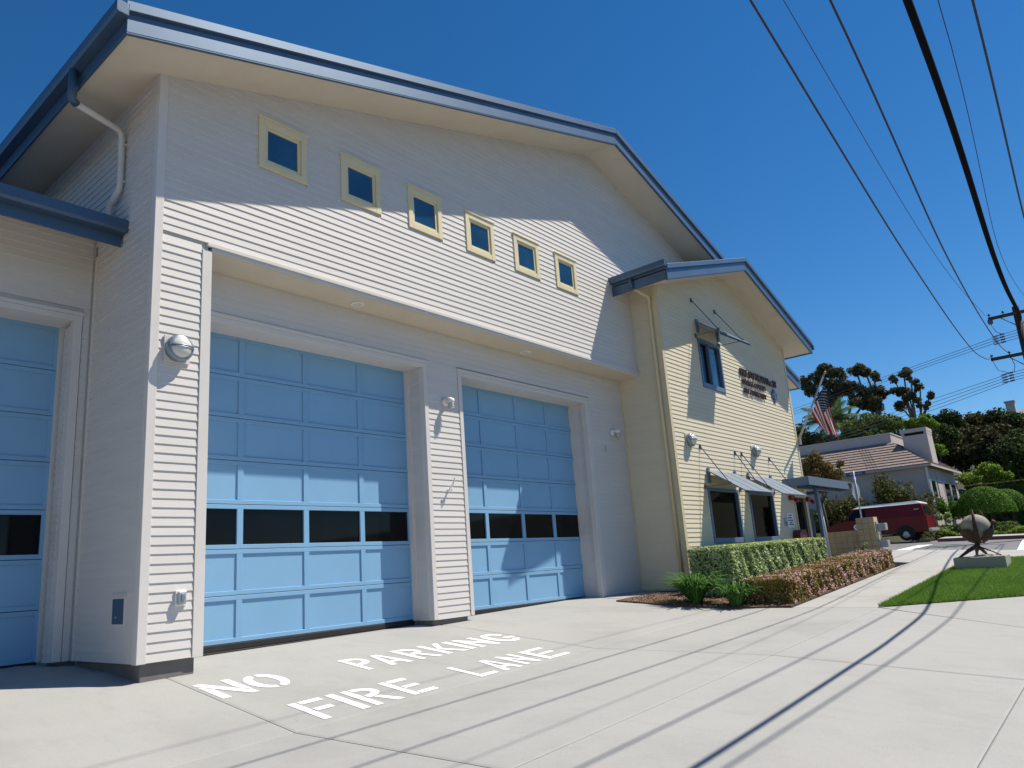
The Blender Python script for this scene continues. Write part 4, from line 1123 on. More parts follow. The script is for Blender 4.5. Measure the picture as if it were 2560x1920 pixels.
MAT['leaf_brown']= leaf_mat('dry_bronze_leaves', [(.05,.038,.014),(.085,.062,.022),(.12,.085,.03),(.14,.11,.04)], .55, .25, .9)
MAT['leaf_clip'] = leaf_mat('clipped_shrub_leaves', [(.022,.05,.008),(.045,.10,.014),(.075,.15,.02),(.12,.20,.035)], .45, .3, 1.2)

def blob_points(blobs, n, shell=.55):
    """leaf positions spread through ellipsoids (c, r); returns points and outward directions"""
    vol = np.array([b[1][0]*b[1][1]+b[1][1]*b[1][2]+b[1][0]*b[1][2] for b in blobs]); k = NP.choice(len(blobs), n, p=vol/vol.sum())
    d = NP.normal(size=(n, 3)); d /= np.linalg.norm(d, axis=1, keepdims=True)
    r = (1-shell*NP.random(n)**1.6)*(1+.10*NP.normal(size=n))
    C = np.array([b[0] for b in blobs])[k]; Rr = np.array([b[1] for b in blobs])[k]
    return C+d*Rr*r[:, None], d/np.maximum(Rr, .01)*Rr.mean(1, keepdims=True)
def sub_blobs(blobs, m, f=.38):
    """break each ellipsoid into smaller clumps so that the outline is uneven and gaps show through"""
    out = []
    for c, r in blobs:
        for _ in range(m):
            d = NP.normal(size=3); d /= np.linalg.norm(d); q = NP.uniform(.35, .85)
            s = NP.uniform(.7, 1.3)*f
            out.append((tuple(np.array(c)+d*np.array(r)*q), tuple(np.array(r)*s)))
    return out
def crown(name, blobs, n, size, mat, parent, jitter=.9, shell=.75, aspect=.55, squash=None):
    p, d = blob_points(blobs, n, shell)
    d = d/np.maximum(np.linalg.norm(d, axis=1, keepdims=True), 1e-6)
    s = size*NP.uniform(.6, 1.35, n)
    return scatter_quads(name, p, s, d, aspect, mat, parent, None, jitter, .08)
def trunk(parent, pts, r0, r1, mat, limbs=(), name='trunk'):
    b = MB(); n = len(pts)
    b.tube(pts, [r0+(r1-r0)*i/(n-1) for i in range(n)], 8)
    o = b.build(name, mat, parent, smooth=True)
    for L in limbs:
        b = MB(); m_ = len(L); b.tube(L, [r1*1.1*(1-.75*i/(m_-1)) for i in range(m_)], 6); b.build('limb', mat, parent, smooth=True)
    return o

def box_hedge(name, label, x0, x1, y0, y1, ztop, n, size, mat, cat='hedge', taper=.0, zb=None, jitter=.7, aspect=.6):
    t = empty(name, ((x0+x1)/2, (y0+y1)/2, G((x0+x1)/2, (y0+y1)/2)), label, cat)
    P = []; D = []; zt0, zt1 = ztop
    zb = zb or (lambda x, y: G(x, y)+.02)
    aT = (x1-x0)*(y1-y0); aF = (x1-x0)*.7; aE = (y1-y0)*.7
    tot = aT+2*aF+2*aE
    for area, kind in ((aT,'t'),(aF,'f'),(aF,'b'),(aE,'l'),(aE,'r')):
        m_ = int(n*area/tot); u, v = NP.random(m_), NP.random(m_)
        depth = np.abs(NP.normal(0, .05, m_))-.015
        if kind == 't':
            x = x0+(x1-x0)*u; y = y0+(y1-y0)*v; z = zt0+(zt1-zt0)*u-depth; d = [0,0,1]
        elif kind in 'fb':
            x = x0+(x1-x0)*u; yy_ = y0 if kind == 'f' else y1; y = np.full(m_, yy_)+(depth if kind == 'f' else -depth)
            zb_ = np.array([zb(a, yy_) for a in x]); zt = zt0+(zt1-zt0)*u; z = zb_+(zt-zb_)*v; d = [0,-1 if kind == 'f' else 1,.25]
        else:
            y = y0+(y1-y0)*u; xx_ = x0 if kind == 'l' else x1; x = np.full(m_, xx_)+(depth if kind == 'l' else -depth)
            zt = zt0 if kind == 'l' else zt1; zb_ = np.array([zb(xx_, a) for a in y]); z = zb_+(zt-zb_)*v; d = [-1 if kind == 'l' else 1,0,.25]
        # soft dips and bulges
        w = .030*np.sin(x*5.1+y*3)*np.sin(z*7+x*2.3)+.018*np.sin(x*13+z*9)
        P.append(np.stack([x+(w if kind in 'lr' else 0), y+(w if kind in 'fb' else 0), z+(w if kind == 't' else 0)], 1)); D.append(np.tile(np.array(d, float), (m_, 1)))
    P = np.concatenate(P); D = np.concatenate(D)
    # rounded shoulders
    zt = zt0+(zt1-zt0)*np.clip((P[:,0]-x0)/(x1-x0), 0, 1)
    e = np.minimum(np.minimum(P[:,0]-x0, x1-P[:,0]), np.minimum(P[:,1]-y0, y1-P[:,1]))
    P[:,2] = np.minimum(P[:,2], zt-.05*np.clip(1-e/.09, 0, 1)**2+.02*NP.random(len(P)))
    scatter_quads('foliage', P, size*NP.uniform(.6, 1.35, len(P)), D, aspect, mat, t, None, jitter, .12)
    # dense twiggy inside
    b = MB(); q = .07
    b.prism([(x0+q,y0+q,zb(x0,y0)-.05),(x1-q,y0+q,zb(x1,y0)-.05),(x1-q,y0+q,zt1-.10),(x0+q,y0+q,zt0-.10)], (0,y1-y0-2*q,0))
    b.build('twigs', MAT['leaf_dark'], t)
    return t, P, D

h1, P, D = box_hedge('clipped_hedge', 'variegated pale green clipped hedge below the office windows', 11.05, 17.15, -1.92, -1.0, (.86,.965), 46000, .062, MAT['leaf_var'])
h2, P, D = box_hedge('clipped_hedge', 'low clipped hedge of bronze leaves and pink blossom along the sidewalk', 10.22, 17.75, -3.34, -2.42, (.20,.545), 44000, .046, MAT['leaf_pink'])
sel = NP.random(len(P)) < np.where(P[:,1] < -3.2, .20, .10)
Q = P[sel]+D[sel]*.02
# blossom comes in clusters
nn = np.sin(Q[:,0]*3.1)*np.sin(Q[:,2]*9+Q[:,0]*1.7)+NP.normal(0, .5, len(Q))
Q = Q[nn > -.1]; scatter_quads('blossom', np.concatenate([Q, Q+NP.normal(0,.012,Q.shape)]), NP.uniform(.022,.042, 2*len(Q)), None, .8, MAT['petal'], h2, None, 1.0, .15)

# strap-leaved clumps at the hedge end
def strap_clump(x, y, r, h, n, label):
    t = empty('strap_leaf_plant', (x, y, bed_z(x, y)), label, 'plant', 'strap-leaved plants in the bed')
    b = MB(); z0 = bed_z(x, y)-.01
    for i in range(n):
        a = RNG.uniform(0, 2*PI); rr = RNG.uniform(0, .10); L = RNG.uniform(.6, 1.1); out = r*L*RNG.uniform(.45, 1.1); hh = h*L*RNG.uniform(.75, 1.15)
        bx, by = x+rr*math.cos(a), y+rr*math.sin(a); w = RNG.uniform(.011, .019); dx, dy = math.cos(a), math.sin(a); tw = RNG.uniform(-.3,.3)
        sx, sy = -dy, dx; ring_ = []
        for k in range(6):
            s_ = k/5; px = bx+dx*out*s_**1.15; py = by+dy*out*s_**1.15
            pz = z0+hh*(1.75*s_-1.15*s_**2.2)*.98
            ww = w*(1-.05*k)*(1 if k < 4 else (.7 if k == 4 else .08))
            ring_.append(((px-sx*ww, py-sy*ww, pz+tw*ww), (px+sx*ww, py+sy*ww, pz-tw*ww)))
        vs = [p for q in ring_ for p in q]
        b.add(vs, [(2*k, 2*k+1, 2*k+3, 2*k+2) for k in range(5)])
    me = bpy.data.meshes.new('leaves'); me.from_pydata(b.v, [], b.f); me.materials.append(MAT['leaf_strap']); link('leaves', me, t)
    c = MB(); c.lathe((x,y,z0-.02),(0,0,1),[(0,.10),(.05,.08),(.09,.02)],10); c.build('crown_base', MAT['leaf_dark'], t)
strap_clump(9.95, -1.60, .78, .74, 420, 'large dark green strap-leaved plant at the left end of the clipped hedges')
strap_clump(10.0, -2.38, .50, .56, 260, 'smaller strap-leaved plant tucked beside the near end of the pink hedge')
# bare pruned shrub in the bed
t = empty('bare_shrub', (18.9, -2.3, G(18.9,-2.3)), 'small bare pruned shrub in front of the tan block wall', 'shrub')
b = MB(); z0 = G(18.9,-2.3)
b.tube([(18.9,-2.3,z0),(18.9,-2.28,z0+.3),(18.9,-2.18,z0+.55)], [.03,.025,.012], 6); b.tube([(18.9,-2.28,z0+.3),(18.95,-2.42,z0+.62)], [.022,.008], 6); b.tube([(18.9,-2.29,z0+.2),(18.85,-2.40,z0+.45)], [.02,.008], 6); b.build('stems', MAT['bark'], t, smooth=True)
crown('leaves', [((18.92,-2.42,z0+.55),(.08,.08,.06))], 40, .05, MAT['leaf_lime'], t)

# ------------------------------------------------------------------ block pillar and low wall
def block_wall(name, label, x0, x1, y0, y1, z0, nz, bh, bl, cat='wall'):
    t = empty(name, ((x0+x1)/2, (y0+y1)/2, z0), label, cat)
    b = MB(); b.box(x0+.012, x1-.012, y0+.012, y1-.012, z0-.3, z0+nz*bh-.02); b.build('mortar_core', MAT['mortar'], t)
    ny = max(1, round((y1-y0)/bl)); nx = max(1, round((x1-x0)/bl)); L = (y1-y0)/ny; g_ = .006
    me = None
    for k in range(nz):
        for j in range(ny):
            b = MB(); e = RNG.uniform(-.002,.002)
            b.box(x0+e, x1+e, y0+j*L+g_, y0+(j+1)*L-g_, z0+k*bh+g_, z0+(k+1)*bh-g_); b.build('block', MAT['cmu'], t)
    return t
pz = 1.58-5*.19
block_wall('block_pillar', 'tan concrete block pillar with grey meter boxes at the end of the low wall', 22.96, 23.42, -1.76, -1.20, pz-.19*2, 7, .19, .187)
block_wall('block_wall', 'low tan concrete block wall running back from the block pillar', 23.05, 23.25, -1.19, 2.4, 1.19-.19*5, 5, .19, .187)
for (z0, z1, xa, lab) in [(1.13,1.35,23.2,'upper grey meter box on the side of the tan block pillar'),(.58,.80,23.15,'lower grey meter box at the foot of the tan block pillar')]:
    t = empty('meter_box', (xa, -1.9, z0), lab, 'utility box', 'grey meter boxes on the block pillar')
    b = MB(); b.box(xa-.1, xa+.18, -2.04, -1.80, z0, z1); b.build('box_body', MAT['galv'], t, bevel=.01)
    b = MB(); b.box(xa-.14, xa+.1, -1.795, -1.765, z0-.06, z1+.06); b.build('back_plate', MAT['galv'], t, bevel=.004)
    b = MB(); b.tube([(xa,-1.83,z0-.01),(xa,-1.83,z0-.30)], .022, 8); b.build('conduit', MAT['galv'], t)
# dim entrance corner behind the canopy post: dark cabinet, pale pipe and leaning branch
t = empty('entry_cabinet', (21.6, .05, .3), 'tall dark blue cabinet in the shade behind the canopy post', 'cabinet')
b = MB(); b.box(21.4,21.9,-.22,.30,.25,1.98); b.build('cabinet_body', MAT['navy'], t, bevel=.02)
b = MB(); b.box(21.385,21.399,-.18,.26,.35,1.9); b.build('cabinet_door', MAT['navy'], t)
t = empty('pale_post', (22.0, -.5, .3), 'pale slanting pipe in the shade behind the canopy post', 'pipe')
b = MB(); b.tube([(22.0,-.42,2.5),(22.0,-.50,.3)], .06, 8); b.build('pipe', MAT['trim'], t, smooth=True)

# ------------------------------------------------------------------ sculpture on the lawn
t = empty('lawn_sculpture', (16.65, -5.47, 0.0), 'rusted steel and stone sphere sculpture on a concrete plinth on the lawn', 'sculpture')
gz = G(16.6,-5.5)
b = MB(); b.prism([(16.05,-5.98,gz-.1),(17.30,-5.93,gz-.1),(17.30,-4.93,gz-.1),(16.05,-4.98,gz-.1)], (0,0,.36)); b.build('plinth', MAT['plinth'], t, bevel=.015)
PT = gz+.26
SX, SY, SZ = 16.7, -5.46, .92
b = MB(); b.lathe((SX,SY,SZ-.30),(0,0,1),[(.30+.30*math.sin(a), .30*math.cos(a)) for a in np.linspace(-PI/2, PI/2, 17)],28); b.build('stone_sphere', MAT['ball'], t, smooth=True)
# torn lower shell that cups the sphere
b = MB(); n = 24
for i in range(n):
    a0, a1 = 2*PI*i/n, 2*PI*(i+1)/n
    def sh(a, f):
        top = -.07+.07*math.sin(a*3+.6)+.03*math.sin(a*7)
        zz = -.36+(top+.36)*f; r = .345*math.sqrt(max(0, 1-min(1, (zz/.37)**2)))+.01
        return (SX+r*math.cos(a), SY+r*math.sin(a), SZ+zz)
    if i % 8 == 5: continue
    for k in range(5): b.poly([sh(a0,k/5), sh(a1,k/5), sh(a1,(k+1)/5), sh(a0,(k+1)/5)])
b.build('shell', MAT['rust'], t)
J = (SX-.02, SY+.05, .50)
feet = [((16.12,-5.10,PT),'l'),((16.95,-5.55,PT),'m'),((17.12,-5.30,PT),'r')]
for f_, _ in feet:
    m_ = [(J[0]*.55+f_[0]*.45, J[1]*.55+f_[1]*.45, J[2]*.62+f_[2]*.38)]
    b = MB(); b.tube([(SX,SY,.66), J, m_[0], f_], [.06,.055,.042,.022], 7); b.build('leg', MAT['rust'], t, smooth=True)
b = MB(); b.tube([J, (16.5,-5.72,.36), (16.3,-5.88,PT+.01)], [.02,.013,.012], 6); b.build('brace_rod', MAT['rust'], t, smooth=True)
for (a, top, rr) in [(3.25,.42,.045),(.3,.40,.04),(5.6,.38,.04)]:
    b = MB(); cx_, sy_ = math.cos(a), math.sin(a)
    b.tube([(SX+.12*cx_,SY+.12*sy_,SZ-.36),(SX+.33*cx_,SY+.33*sy_,SZ-.12),(SX+.35*cx_,SY+.35*sy_,SZ+.08),(SX+.24*cx_,SY+.24*sy_,SZ+.26),(SX+.19*cx_,SY+.19*sy_,SZ+top)], [.02,rr,rr*.95,rr*.7,.012], 7); b.build('spike', MAT['rust'], t, smooth=True)
b = MB(); b.prism([(16.6,-5.70,.80),(16.62,-5.86,1.02),(16.66,-5.80,1.06),(16.70,-5.72,.86)], (.03,-.02,.01)); b.build('leaf_fin', MAT['rust'], t)
b = MB(); b.prism([(16.5,-5.16,.86),(16.5,-5.08,1.05),(16.53,-5.06,1.05),(16.55,-5.15,.84)], (.03,-.02,.01)); b.build('leaf_fin', MAT['rust'], t)
b = MB()
for (x, y, r) in [(16.35,-5.55,.09),(16.5,-5.4,.07),(16.7,-5.62,.08),(16.95,-5.75,.06)]:
    b.lathe((x,y,PT-.01),(0,0,1),[(0,r),(.03,r*.9),(.05,r*.4)],8)
b.build('loose_stones', MAT['plinth'], t, kind='stuff')

# ------------------------------------------------------------------ stop sign with street name blades
t = empty('stop_sign', (28.5, .05, G(28.5,.05)), 'stop sign seen edge-on from behind with blue street name blades on its post', 'road sign')
b = MB(); b.tube([(28.5,.05,G(28.5,.05)-.1),(28.5,.05,3.62)], .03, 8); b.build('post', MAT['galv'], t, smooth=True)
b = MB(); ang_ = math.radians(-7)
pts = [(28.5+.40*math.cos(PI/8+k*PI/4)*math.cos(ang_), .085+.40*math.cos(PI/8+k*PI/4)*math.sin(ang_), 2.84+.40*math.sin(PI/8+k*PI/4)) for k in range(8)]
b.prism(pts, (0,.006,0)); b.build('sign_back', MAT['galv'], t)
b = MB(); b.prism([(p[0], p[1]+.008, p[2]) for p in pts], (0,.002,0)); b.build('sign_face', MAT['red'], t)
wall = None
b = MB(); b.box(28.495,28.505,-.40,.36,3.44,3.60); b.build('street_blade', MAT['signblue'], t)
b = MB()
for (ya, yb) in [(.20,.08),(.05,-.06),(-.09,-.18),(-.21,-.26)]: b.box(28.489,28.4945,yb,ya,3.48,3.55)
b.build('blade_lettering', MAT['signpale'], t, kind='stuff')
b = MB(); b.box(28.17,28.83,.045,.055,3.27,3.42); b.build('street_blade', MAT['signblue'], t)
b = MB()
for (xa, xb) in [(28.25,28.36),(28.40,28.52),(28.56,28.70)]: b.box(xa,xb,.0385,.0445,3.31,3.38)
b.build('blade_lettering', MAT['signpale'], t, kind='stuff')

# ------------------------------------------------------------------ red van across the side street
VX = 36.4
van = empty('parked_van', (VX, 1.8, .8), 'dark red work van with a white roof parked across the side street', 'van')
vz = street_z(36, 1.8)+.02
def van_half(z):   # half width with tumblehome above the waist
    return 1.0 if z < 1.25 else 1.0-.17*((z-1.25)/.85)**1.3
side = [(4.55,.45),(4.58,.80),(4.50,1.00),(3.62,1.20),(3.30,1.28),(2.75,1.93),(2.45,2.03),(-.55,2.05),(-.72,1.92),(-.86,1.2),(-.90,.55),(-.86,.42)]
b = MB(); nS = len(side)
def van_pt(p, s, dx=0): return (VX+s*(van_half(p[1])+dx), p[0], vz+p[1])
# skins: two sides cut by the waistline, then the wrap between them
for s in (-1, 1):
    low = [p for p in side if p[1] <= 1.25]; 
    b.poly([van_pt(p, s) for p in [(4.55,.45),(4.58,.80),(4.50,1.00),(3.62,1.20),(3.40,1.25),(-.85,1.25),(-.86,1.2),(-.90,.55),(-.86,.42)]])
    b.poly([van_pt(p, s) for p in [(3.40,1.25),(3.30,1.28),(2.75,1.93),(-.72,1.92),(-.85,1.25)]])
wrap = [(4.55,.45),(4.58,.80),(4.50,1.00),(3.62,1.20),(3.40,1.25),(3.30,1.28),(2.75,1.93)]
for i in range(len(wrap)-1): b.poly([van_pt(wrap[i],-1), van_pt(wrap[i],1), van_pt(wrap[i+1],1), van_pt(wrap[i+1],-1)])
rear = [(-.72,1.92),(-.85,1.25),(-.86,1.2),(-.90,.55),(-.86,.42)]
for i in range(len(rear)-1): b.poly([van_pt(rear[i],-1), van_pt(rear[i],1), van_pt(rear[i+1],1), van_pt(rear[i+1],-1)])
b.poly([van_pt((4.55,.45),-1), van_pt((4.55,.45),1), van_pt((-.86,.42),1), van_pt((-.86,.42),-1)])
b.build('body', MAT['vanred'], van, bevel=.02)
b = MB(); rf = [(2.75,1.93),(2.45,2.03),(1.5,2.07),(-.45,2.08),(-.66,2.0),(-.72,1.92)]
for s in (-1,1): b.poly([van_pt(p, s, -.012*(p[1]>1.95)*6) for p in rf])
for i in range(len(rf)-1):
    q = [(rf[i], -1), (rf[i], 1), (rf[i+1], 1), (rf[i+1], -1)]; b.poly([van_pt(p, s, -.012*(p[1]>1.95)*6) for p, s in q])
b.build('roof', MAT['vanwhite'], van)
for s in (-1, 1):
    b = MB(); b.prism([van_pt(p, s, .004) for p in [(3.20,1.30),(2.72,1.82),(2.12,1.84),(2.08,1.28)]], (s*.006,0,0)); b.build('side_window', MAT['clear'], van)
    for y in (3.62, .22):
        w = empty('wheel', (0,0,0)); w.parent = van; w.location = Vector((VX+s*.84, y, vz+.36))-van.location
        b = MB(); b.lathe((VX+s*.74, y, vz+.36), (s,0,0), [(0,.30),(.02,.35),(.06,.365),(.20,.365),(.24,.345),(.26,.30)], 24); b.build('tyre', MAT['tyre'], w, smooth=True)
        b = MB(); b.lathe((VX+s*1.0, y, vz+.36), (s,0,0), [(-.02,.22),(.004,.21),(.0,.15),(.03,.10),(.035,0)], 18); b.build('rim', MAT['galv'], w, smooth=True)
        b = MB(); b.prism([(VX+s*.985, y+.47*math.cos(a), vz+.36+.47*math.sin(a)) for a in np.linspace(-.1, PI+.1, 14)], (s*.022,0,0)); b.build('wheel_arch', MAT['tyre'], van)
    b = MB(); b.box(VX+s*1.0, VX+s*1.03, -.60, -.36, vz+1.60, vz+1.64); b.build('tail_clip', MAT['galv'], van)
    b = MB(); b.box(VX+s*.84-.07, VX+s*.84+.07, -.90, -.80, vz+.85, vz+1.3); b.build('tail_light', MAT['red'], van, bevel=.01)
    b = MB(); b.box(VX+s*1.02-.05, VX+s*1.02+.12*s, 2.95, 3.05, vz+1.28, vz+1.50); b.build('mirror', MAT['tyre'], van, bevel=.01)
b = MB(); b.lathe((VX-1.003, 2.65, vz+.92), (-1,0,0), [(0,.155),(.004,.155)], 20); b.build('door_emblem', MAT['vanwhite'], van)
b = MB(); b.lathe((VX-1.008, 2.65, vz+.92), (-1,0,0), [(0,.09),(.003,.09)], 16); b.build('emblem_centre', MAT['silver'], van)
b = MB(); b.prism([(VX-.80,3.24,vz+1.31),(VX+.80,3.24,vz+1.31),(VX+.74,2.80,vz+1.86),(VX-.74,2.80,vz+1.86)], (0,.015,.012)); b.build('windscreen', MAT['clear'], van)
b = MB(); b.prism([(VX-.72,-.842,vz+1.32),(VX+.72,-.842,vz+1.32),(VX+.68,-.755,vz+1.80),(VX-.68,-.755,vz+1.80)], (0,-.012,-.003)); b.build('rear_window', MAT['clear'], van)
b = MB(); b.box(VX-.98,VX+.98,-1.06,-.88,vz+.42,vz+.58); b.build('rear_bumper', MAT['galv'], van, bevel=.02)
b = MB(); b.box(VX-.98,VX+.98,4.55,4.68,vz+.42,vz+.60); b.build('front_bumper', MAT['galv'], van, bevel=.02)
for s in (-.72,.72):
    b = MB(); b.box(VX+s-.14,VX+s+.14,4.52,4.60,vz+.68,vz+.88); b.build('headlight', MAT['lens'], van, bevel=.01)
bpy.context.view_layer.update()
_vs = .87; _piv = Vector((VX, -.88, vz))          # full-size van shrunk about its rear end to fit its height in the image
van.location = _piv+(van.location-_piv)*_vs; van.scale = (_vs, _vs, _vs)
# parking bay pavement under the van
b = MB(); b.prism([(35.0,-1.2,street_z(35,-1.2)+.005),(38.2,-1.2,street_z(36,-1.2)+.02),(38.2,8,street_z(36,8)+.02),(35.0,8,street_z(35,8)+.005)], (0,0,-.3)); b.build('parking_bay', MAT['asphalt'], None, kind='structure')

# ------------------------------------------------------------------ house across the side street
hs = empty('neighbour_house', (47, 2.5, 1.3), 'pinkish grey stucco house with a brown shingle hip roof and a big square chimney', 'house')
HX, HY0, HY1, HZ, HE = 44.0, .28, 12.0, .9, 4.98  # house and trees beyond: coordinates worked out from image pixels at assumed distances
b = MB(); b.box(HX, 52.5, HY0, HY1, HZ, HE); b.build('wall', MAT['stucco'], hs)
b = MB(); b.box(52.5, 54.8, HY0+.3, 6, HZ, 4.3); b.build('side_wing', MAT['stucco'], hs)
b = MB(); b.box(52.3, 55.0, HY0+.1, 6.2, 4.3, 4.42); b.build('wing_roof', MAT['vanwhite'], hs)
PX, PY0, PZB = 47.2, 2.45, 6.78
ev = .30
def roof_face(P, name='roof_slope'):
    b = MB(); b.prism(P, (0,0,-.05)); return b.build(name, MAT['shingle'], hs)
e0 = (HX-ev, HY0-ev, HE-.10); e1 = (HX-ev, HY1, HE-.10); r0 = (PX, PY0, PZB); r1 = (PX, HY1, PZB); e2 = (53.0, HY0-ev, HE-.10); r2 = (53.0, PY0, PZB)
rs = roof_face([e0, r0, r1, e1]); rs2 = roof_face([e0, e2, r2, r0])
def courses(parent, A, B_, Cc, D, n):
    """shingle courses as overlapping strips between eave A-B_ and ridge D-Cc"""
    A, B_, Cc, D = map(Vector, (A, B_, Cc, D))
    up = (B_-A).cross(D-A).normalized(); up = up if up.z > 0 else -up
    for k in range(n):
        f0, f1 = k/n, (k+1)/n+.02
        p0, p1 = A.lerp(D, f0), B_.lerp(Cc, f0); q0, q1 = A.lerp(D, min(f1,1)), B_.lerp(Cc, min(f1,1))
        b = MB(); b.add([p0+up*.09, p1+up*.09, q1+up*.03, q0+up*.03, p0+up*.0, p1+up*.0], [(0,1,2,3),(0,4,5,1)]); b.build('shingle_course', MAT['shingle'], parent)
courses(rs, e0, e1, r1, r0, 10); courses(rs2, e0, e2, r2, r0, 10)
b = MB(); b.box(PX, 52.8, PY0, HY1, PZB-.4, 7.36); b.build('parapet', MAT['stucco'], hs, bevel=.02)
b = MB(); b.box(PX-.04, 52.84, PY0-.04, HY1, 7.365, 7.42); b.build('parapet_cap', MAT['trim'], hs)
ch = empty('chimney', (0,0,0)); ch.parent = hs; ch.location = Vector((46.9, 1.0, 6))-hs.location
b = MB(); b.prism([(46.4,.18,HZ),(46.4,1.85,HZ),(46.4,1.62,6.95),(46.4,.30,6.95)], (1.5,0,0)); b.build('chimney_stack', MAT['stucco'], ch)
b = MB(); b.box(46.35,47.95,.28,1.72,7.12,7.34); b.box(46.36,47.9,.29,.44,6.951,7.119); b.box(46.36,47.9,1.52,1.68,6.951,7.119); b.build('chimney_cap', MAT['stucco'], ch)
b = MB(); b.box(46.6,47.7,.46,1.50,6.952,7.118); b.build('chimney_flue', MAT['tyre'], ch)
b = MB(); b.box(HX-ev-.06, 53.0, HY0-ev-.07, HY0-ev-.01, HE-.20, HE-.08); b.build('eave_gutter', MAT['stucco'], hs)
b = MB(); b.box(HX-ev-.07, HX-ev-.01, HY0-ev-.01, HY1, HE-.20, HE-.08); b.build('eave_gutter', MAT['stucco'], hs)
for (xa, xb) in [(44.5,45.7),(46.0,47.75),(48.15,49.85),(50.25,51.8)]:
    w = empty('house_window', (0,0,0)); w.parent = hs; w.location = Vector(((xa+xb)/2, HY0, 3.4))-hs.location
    b = MB(); b.box(xa,xb,HY0-.03,HY0-.005,2.4,4.02); b.build('pane', MAT['clear'], w)
    b = MB(); b.box(xa-.1,xa,HY0-.06,HY0-.004,2.3,4.1); b.box(xb,xb+.1,HY0-.06,HY0-.004,2.3,4.1); b.box(xa,xb,HY0-.055,HY0-.004,4.02,4.1); b.build('frame', MAT['vanwhite'], w)
b = MB(); b.box(HX-.09, HX+.02, HY0-.09, HY0+.02, HZ, HE-.2); b.build('corner_pipe', MAT['vanwhite'], hs)

# ------------------------------------------------------------------ trees, shrubs and hedges beyond
def H(x, y): return hill_z(x, y) if x > 36.2 else G(x, y)
def tree(name, label, cat, blobs, n, size, mat, base_xy=None, bark='bark', r0=.25, group=None, m=6, f=.42, jitter=.9, lean=0, aspect=.55, limbs=True, shell=.75):
    c0 = np.mean([b_[0] for b_ in blobs], axis=0)
    bx, by = base_xy if base_xy else (c0[0], c0[1])
    bz = H(bx, by)-.15
    t = empty(name, (bx, by, bz), label, cat, group)
    L = []
    if limbs:
        mid = (bx+(c0[0]-bx)*.5, by+(c0[1]-by)*.5, bz+(c0[2]-bz)*.55)
        for bb in blobs: L.append([mid, tuple((np.array(mid)+np.array(bb[0]))/2+NP.normal(0,.15,3)), bb[0], tuple(np.array(bb[0])+np.array(bb[1])*.5)])
        trunk(t, [(bx,by,bz), (bx+(mid[0]-bx)*.4+.1,by+(mid[1]-by)*.4,bz+(mid[2]-bz)*.5), mid], r0, r0*.45, MAT[bark], L)
    sb = sub_blobs(blobs, m, f) if m else blobs
    crown('crown', sb, n, size, MAT[mat], t, jitter, shell, aspect)
    return t
def bl(x, y, z, r, rz=None, rx=None): return ((x, y, z), (rx or r, r, rz or r*.85))
# near planting of the house opposite
tree('olive_hedge_bush', 'large olive green hedge bush behind the red van', 'hedge', [bl(41,4.6,2.3,1.1,1.5),bl(41,3.4,2.45,1.2,1.6),bl(41.2,2.1,2.4,1.1,1.6),bl(41,1.1,2.4,1.0,1.6),bl(41,.1,2.1,.85,1.35),bl(41.2,5.8,2.2,1.1,1.4),bl(41.3,7,2.1,1.2,1.4)], 15000, .17, 'leaf_olive', m=7, f=.45, limbs=False)
tree('bronze_bush', 'bronze brown bush rising behind the entrance canopy', 'shrub', [bl(38.5,4.5,4.9,1.0,.95),bl(38.4,3.5,4.6,.75,.7),bl(38.6,5.5,5.0,.8,.9)], 5500, .15, 'leaf_brown', m=7, r0=.12)
tree('box_hedge', 'square green hedge between the house corner and the dome shrub', 'hedge', [bl(42,-.75,2.4,.55,1.05),bl(42,-1.35,2.4,.55,1.0),bl(42,-1.9,2.3,.55,1.0)], 5000, .12, 'leaf_clip', m=5, limbs=False)
def dome(name, label, x, y, zb, rx, ry, rz, n, size, mat, group=None):
    t = empty(name, (x, y, H(x,y)), label, 'shrub', group)
    u = NP.random(n); a = NP.uniform(0, 2*np.pi, n); ct = u**.8; st = np.sqrt(1-ct**2)
    d = np.stack([st*np.cos(a), st*np.sin(a), ct], 1); r = 1-.10*NP.random(n)**1.5+.018*np.sin(d[:,0]*19)*np.sin(d[:,1]*23)
    p = np.stack([x+rx*d[:,0]*r, y+ry*d[:,1]*r, zb+rz*d[:,2]*r], 1)
    scatter_quads('foliage', p, size*NP.uniform(.6,1.3,n), d, .5, MAT[mat], t, None, .6, .1)
    b = MB(); b.lathe((x,y,zb),(0,0,1),[(rz*.9*math.sin(q), .88*math.cos(q)*min(rx,ry)) for q in np.linspace(0, PI/2, 7)], 14); b.build('twigs', MAT['leaf_dark'], t)
    for k in range(4):
        q = k*1.7+.4; b = MB(); b.tube([(x+.15*math.cos(q),y+.15*math.sin(q),H(x,y)-.1),(x+.45*math.cos(q),y+.45*math.sin(q),zb+.15)],[.06,.035],6); b.build('stem', MAT['bark'], t)
    return t
dome('dome_shrub', 'large dome clipped bright green shrub behind the sculpture', 39.0, -2.80, 1.75, 1.3, 1.28, 1.32, 13000, .085, 'leaf_clip')
dome('dome_shrub', 'smaller dome clipped shrub showing behind the large dome shrub', 43.0, -3.25, 1.9, 1.0, 1.0, 1.15, 6000, .09, 'leaf_clip')
t, P, D = box_hedge('tall_hedge', 'tall dark clipped hedge with a brownish top behind the dome shrubs', 46.0, 47.6, -12.0, -1.1, (3.55,3.62), 15000, .15, MAT['leaf_dark'], zb=lambda x, y: H(x, y))
sel = P[:,2] > 3.42
scatter_quads('dry_tips', P[sel]+[0,0,.04], .10, None, .5, MAT['leaf_brown'], t)
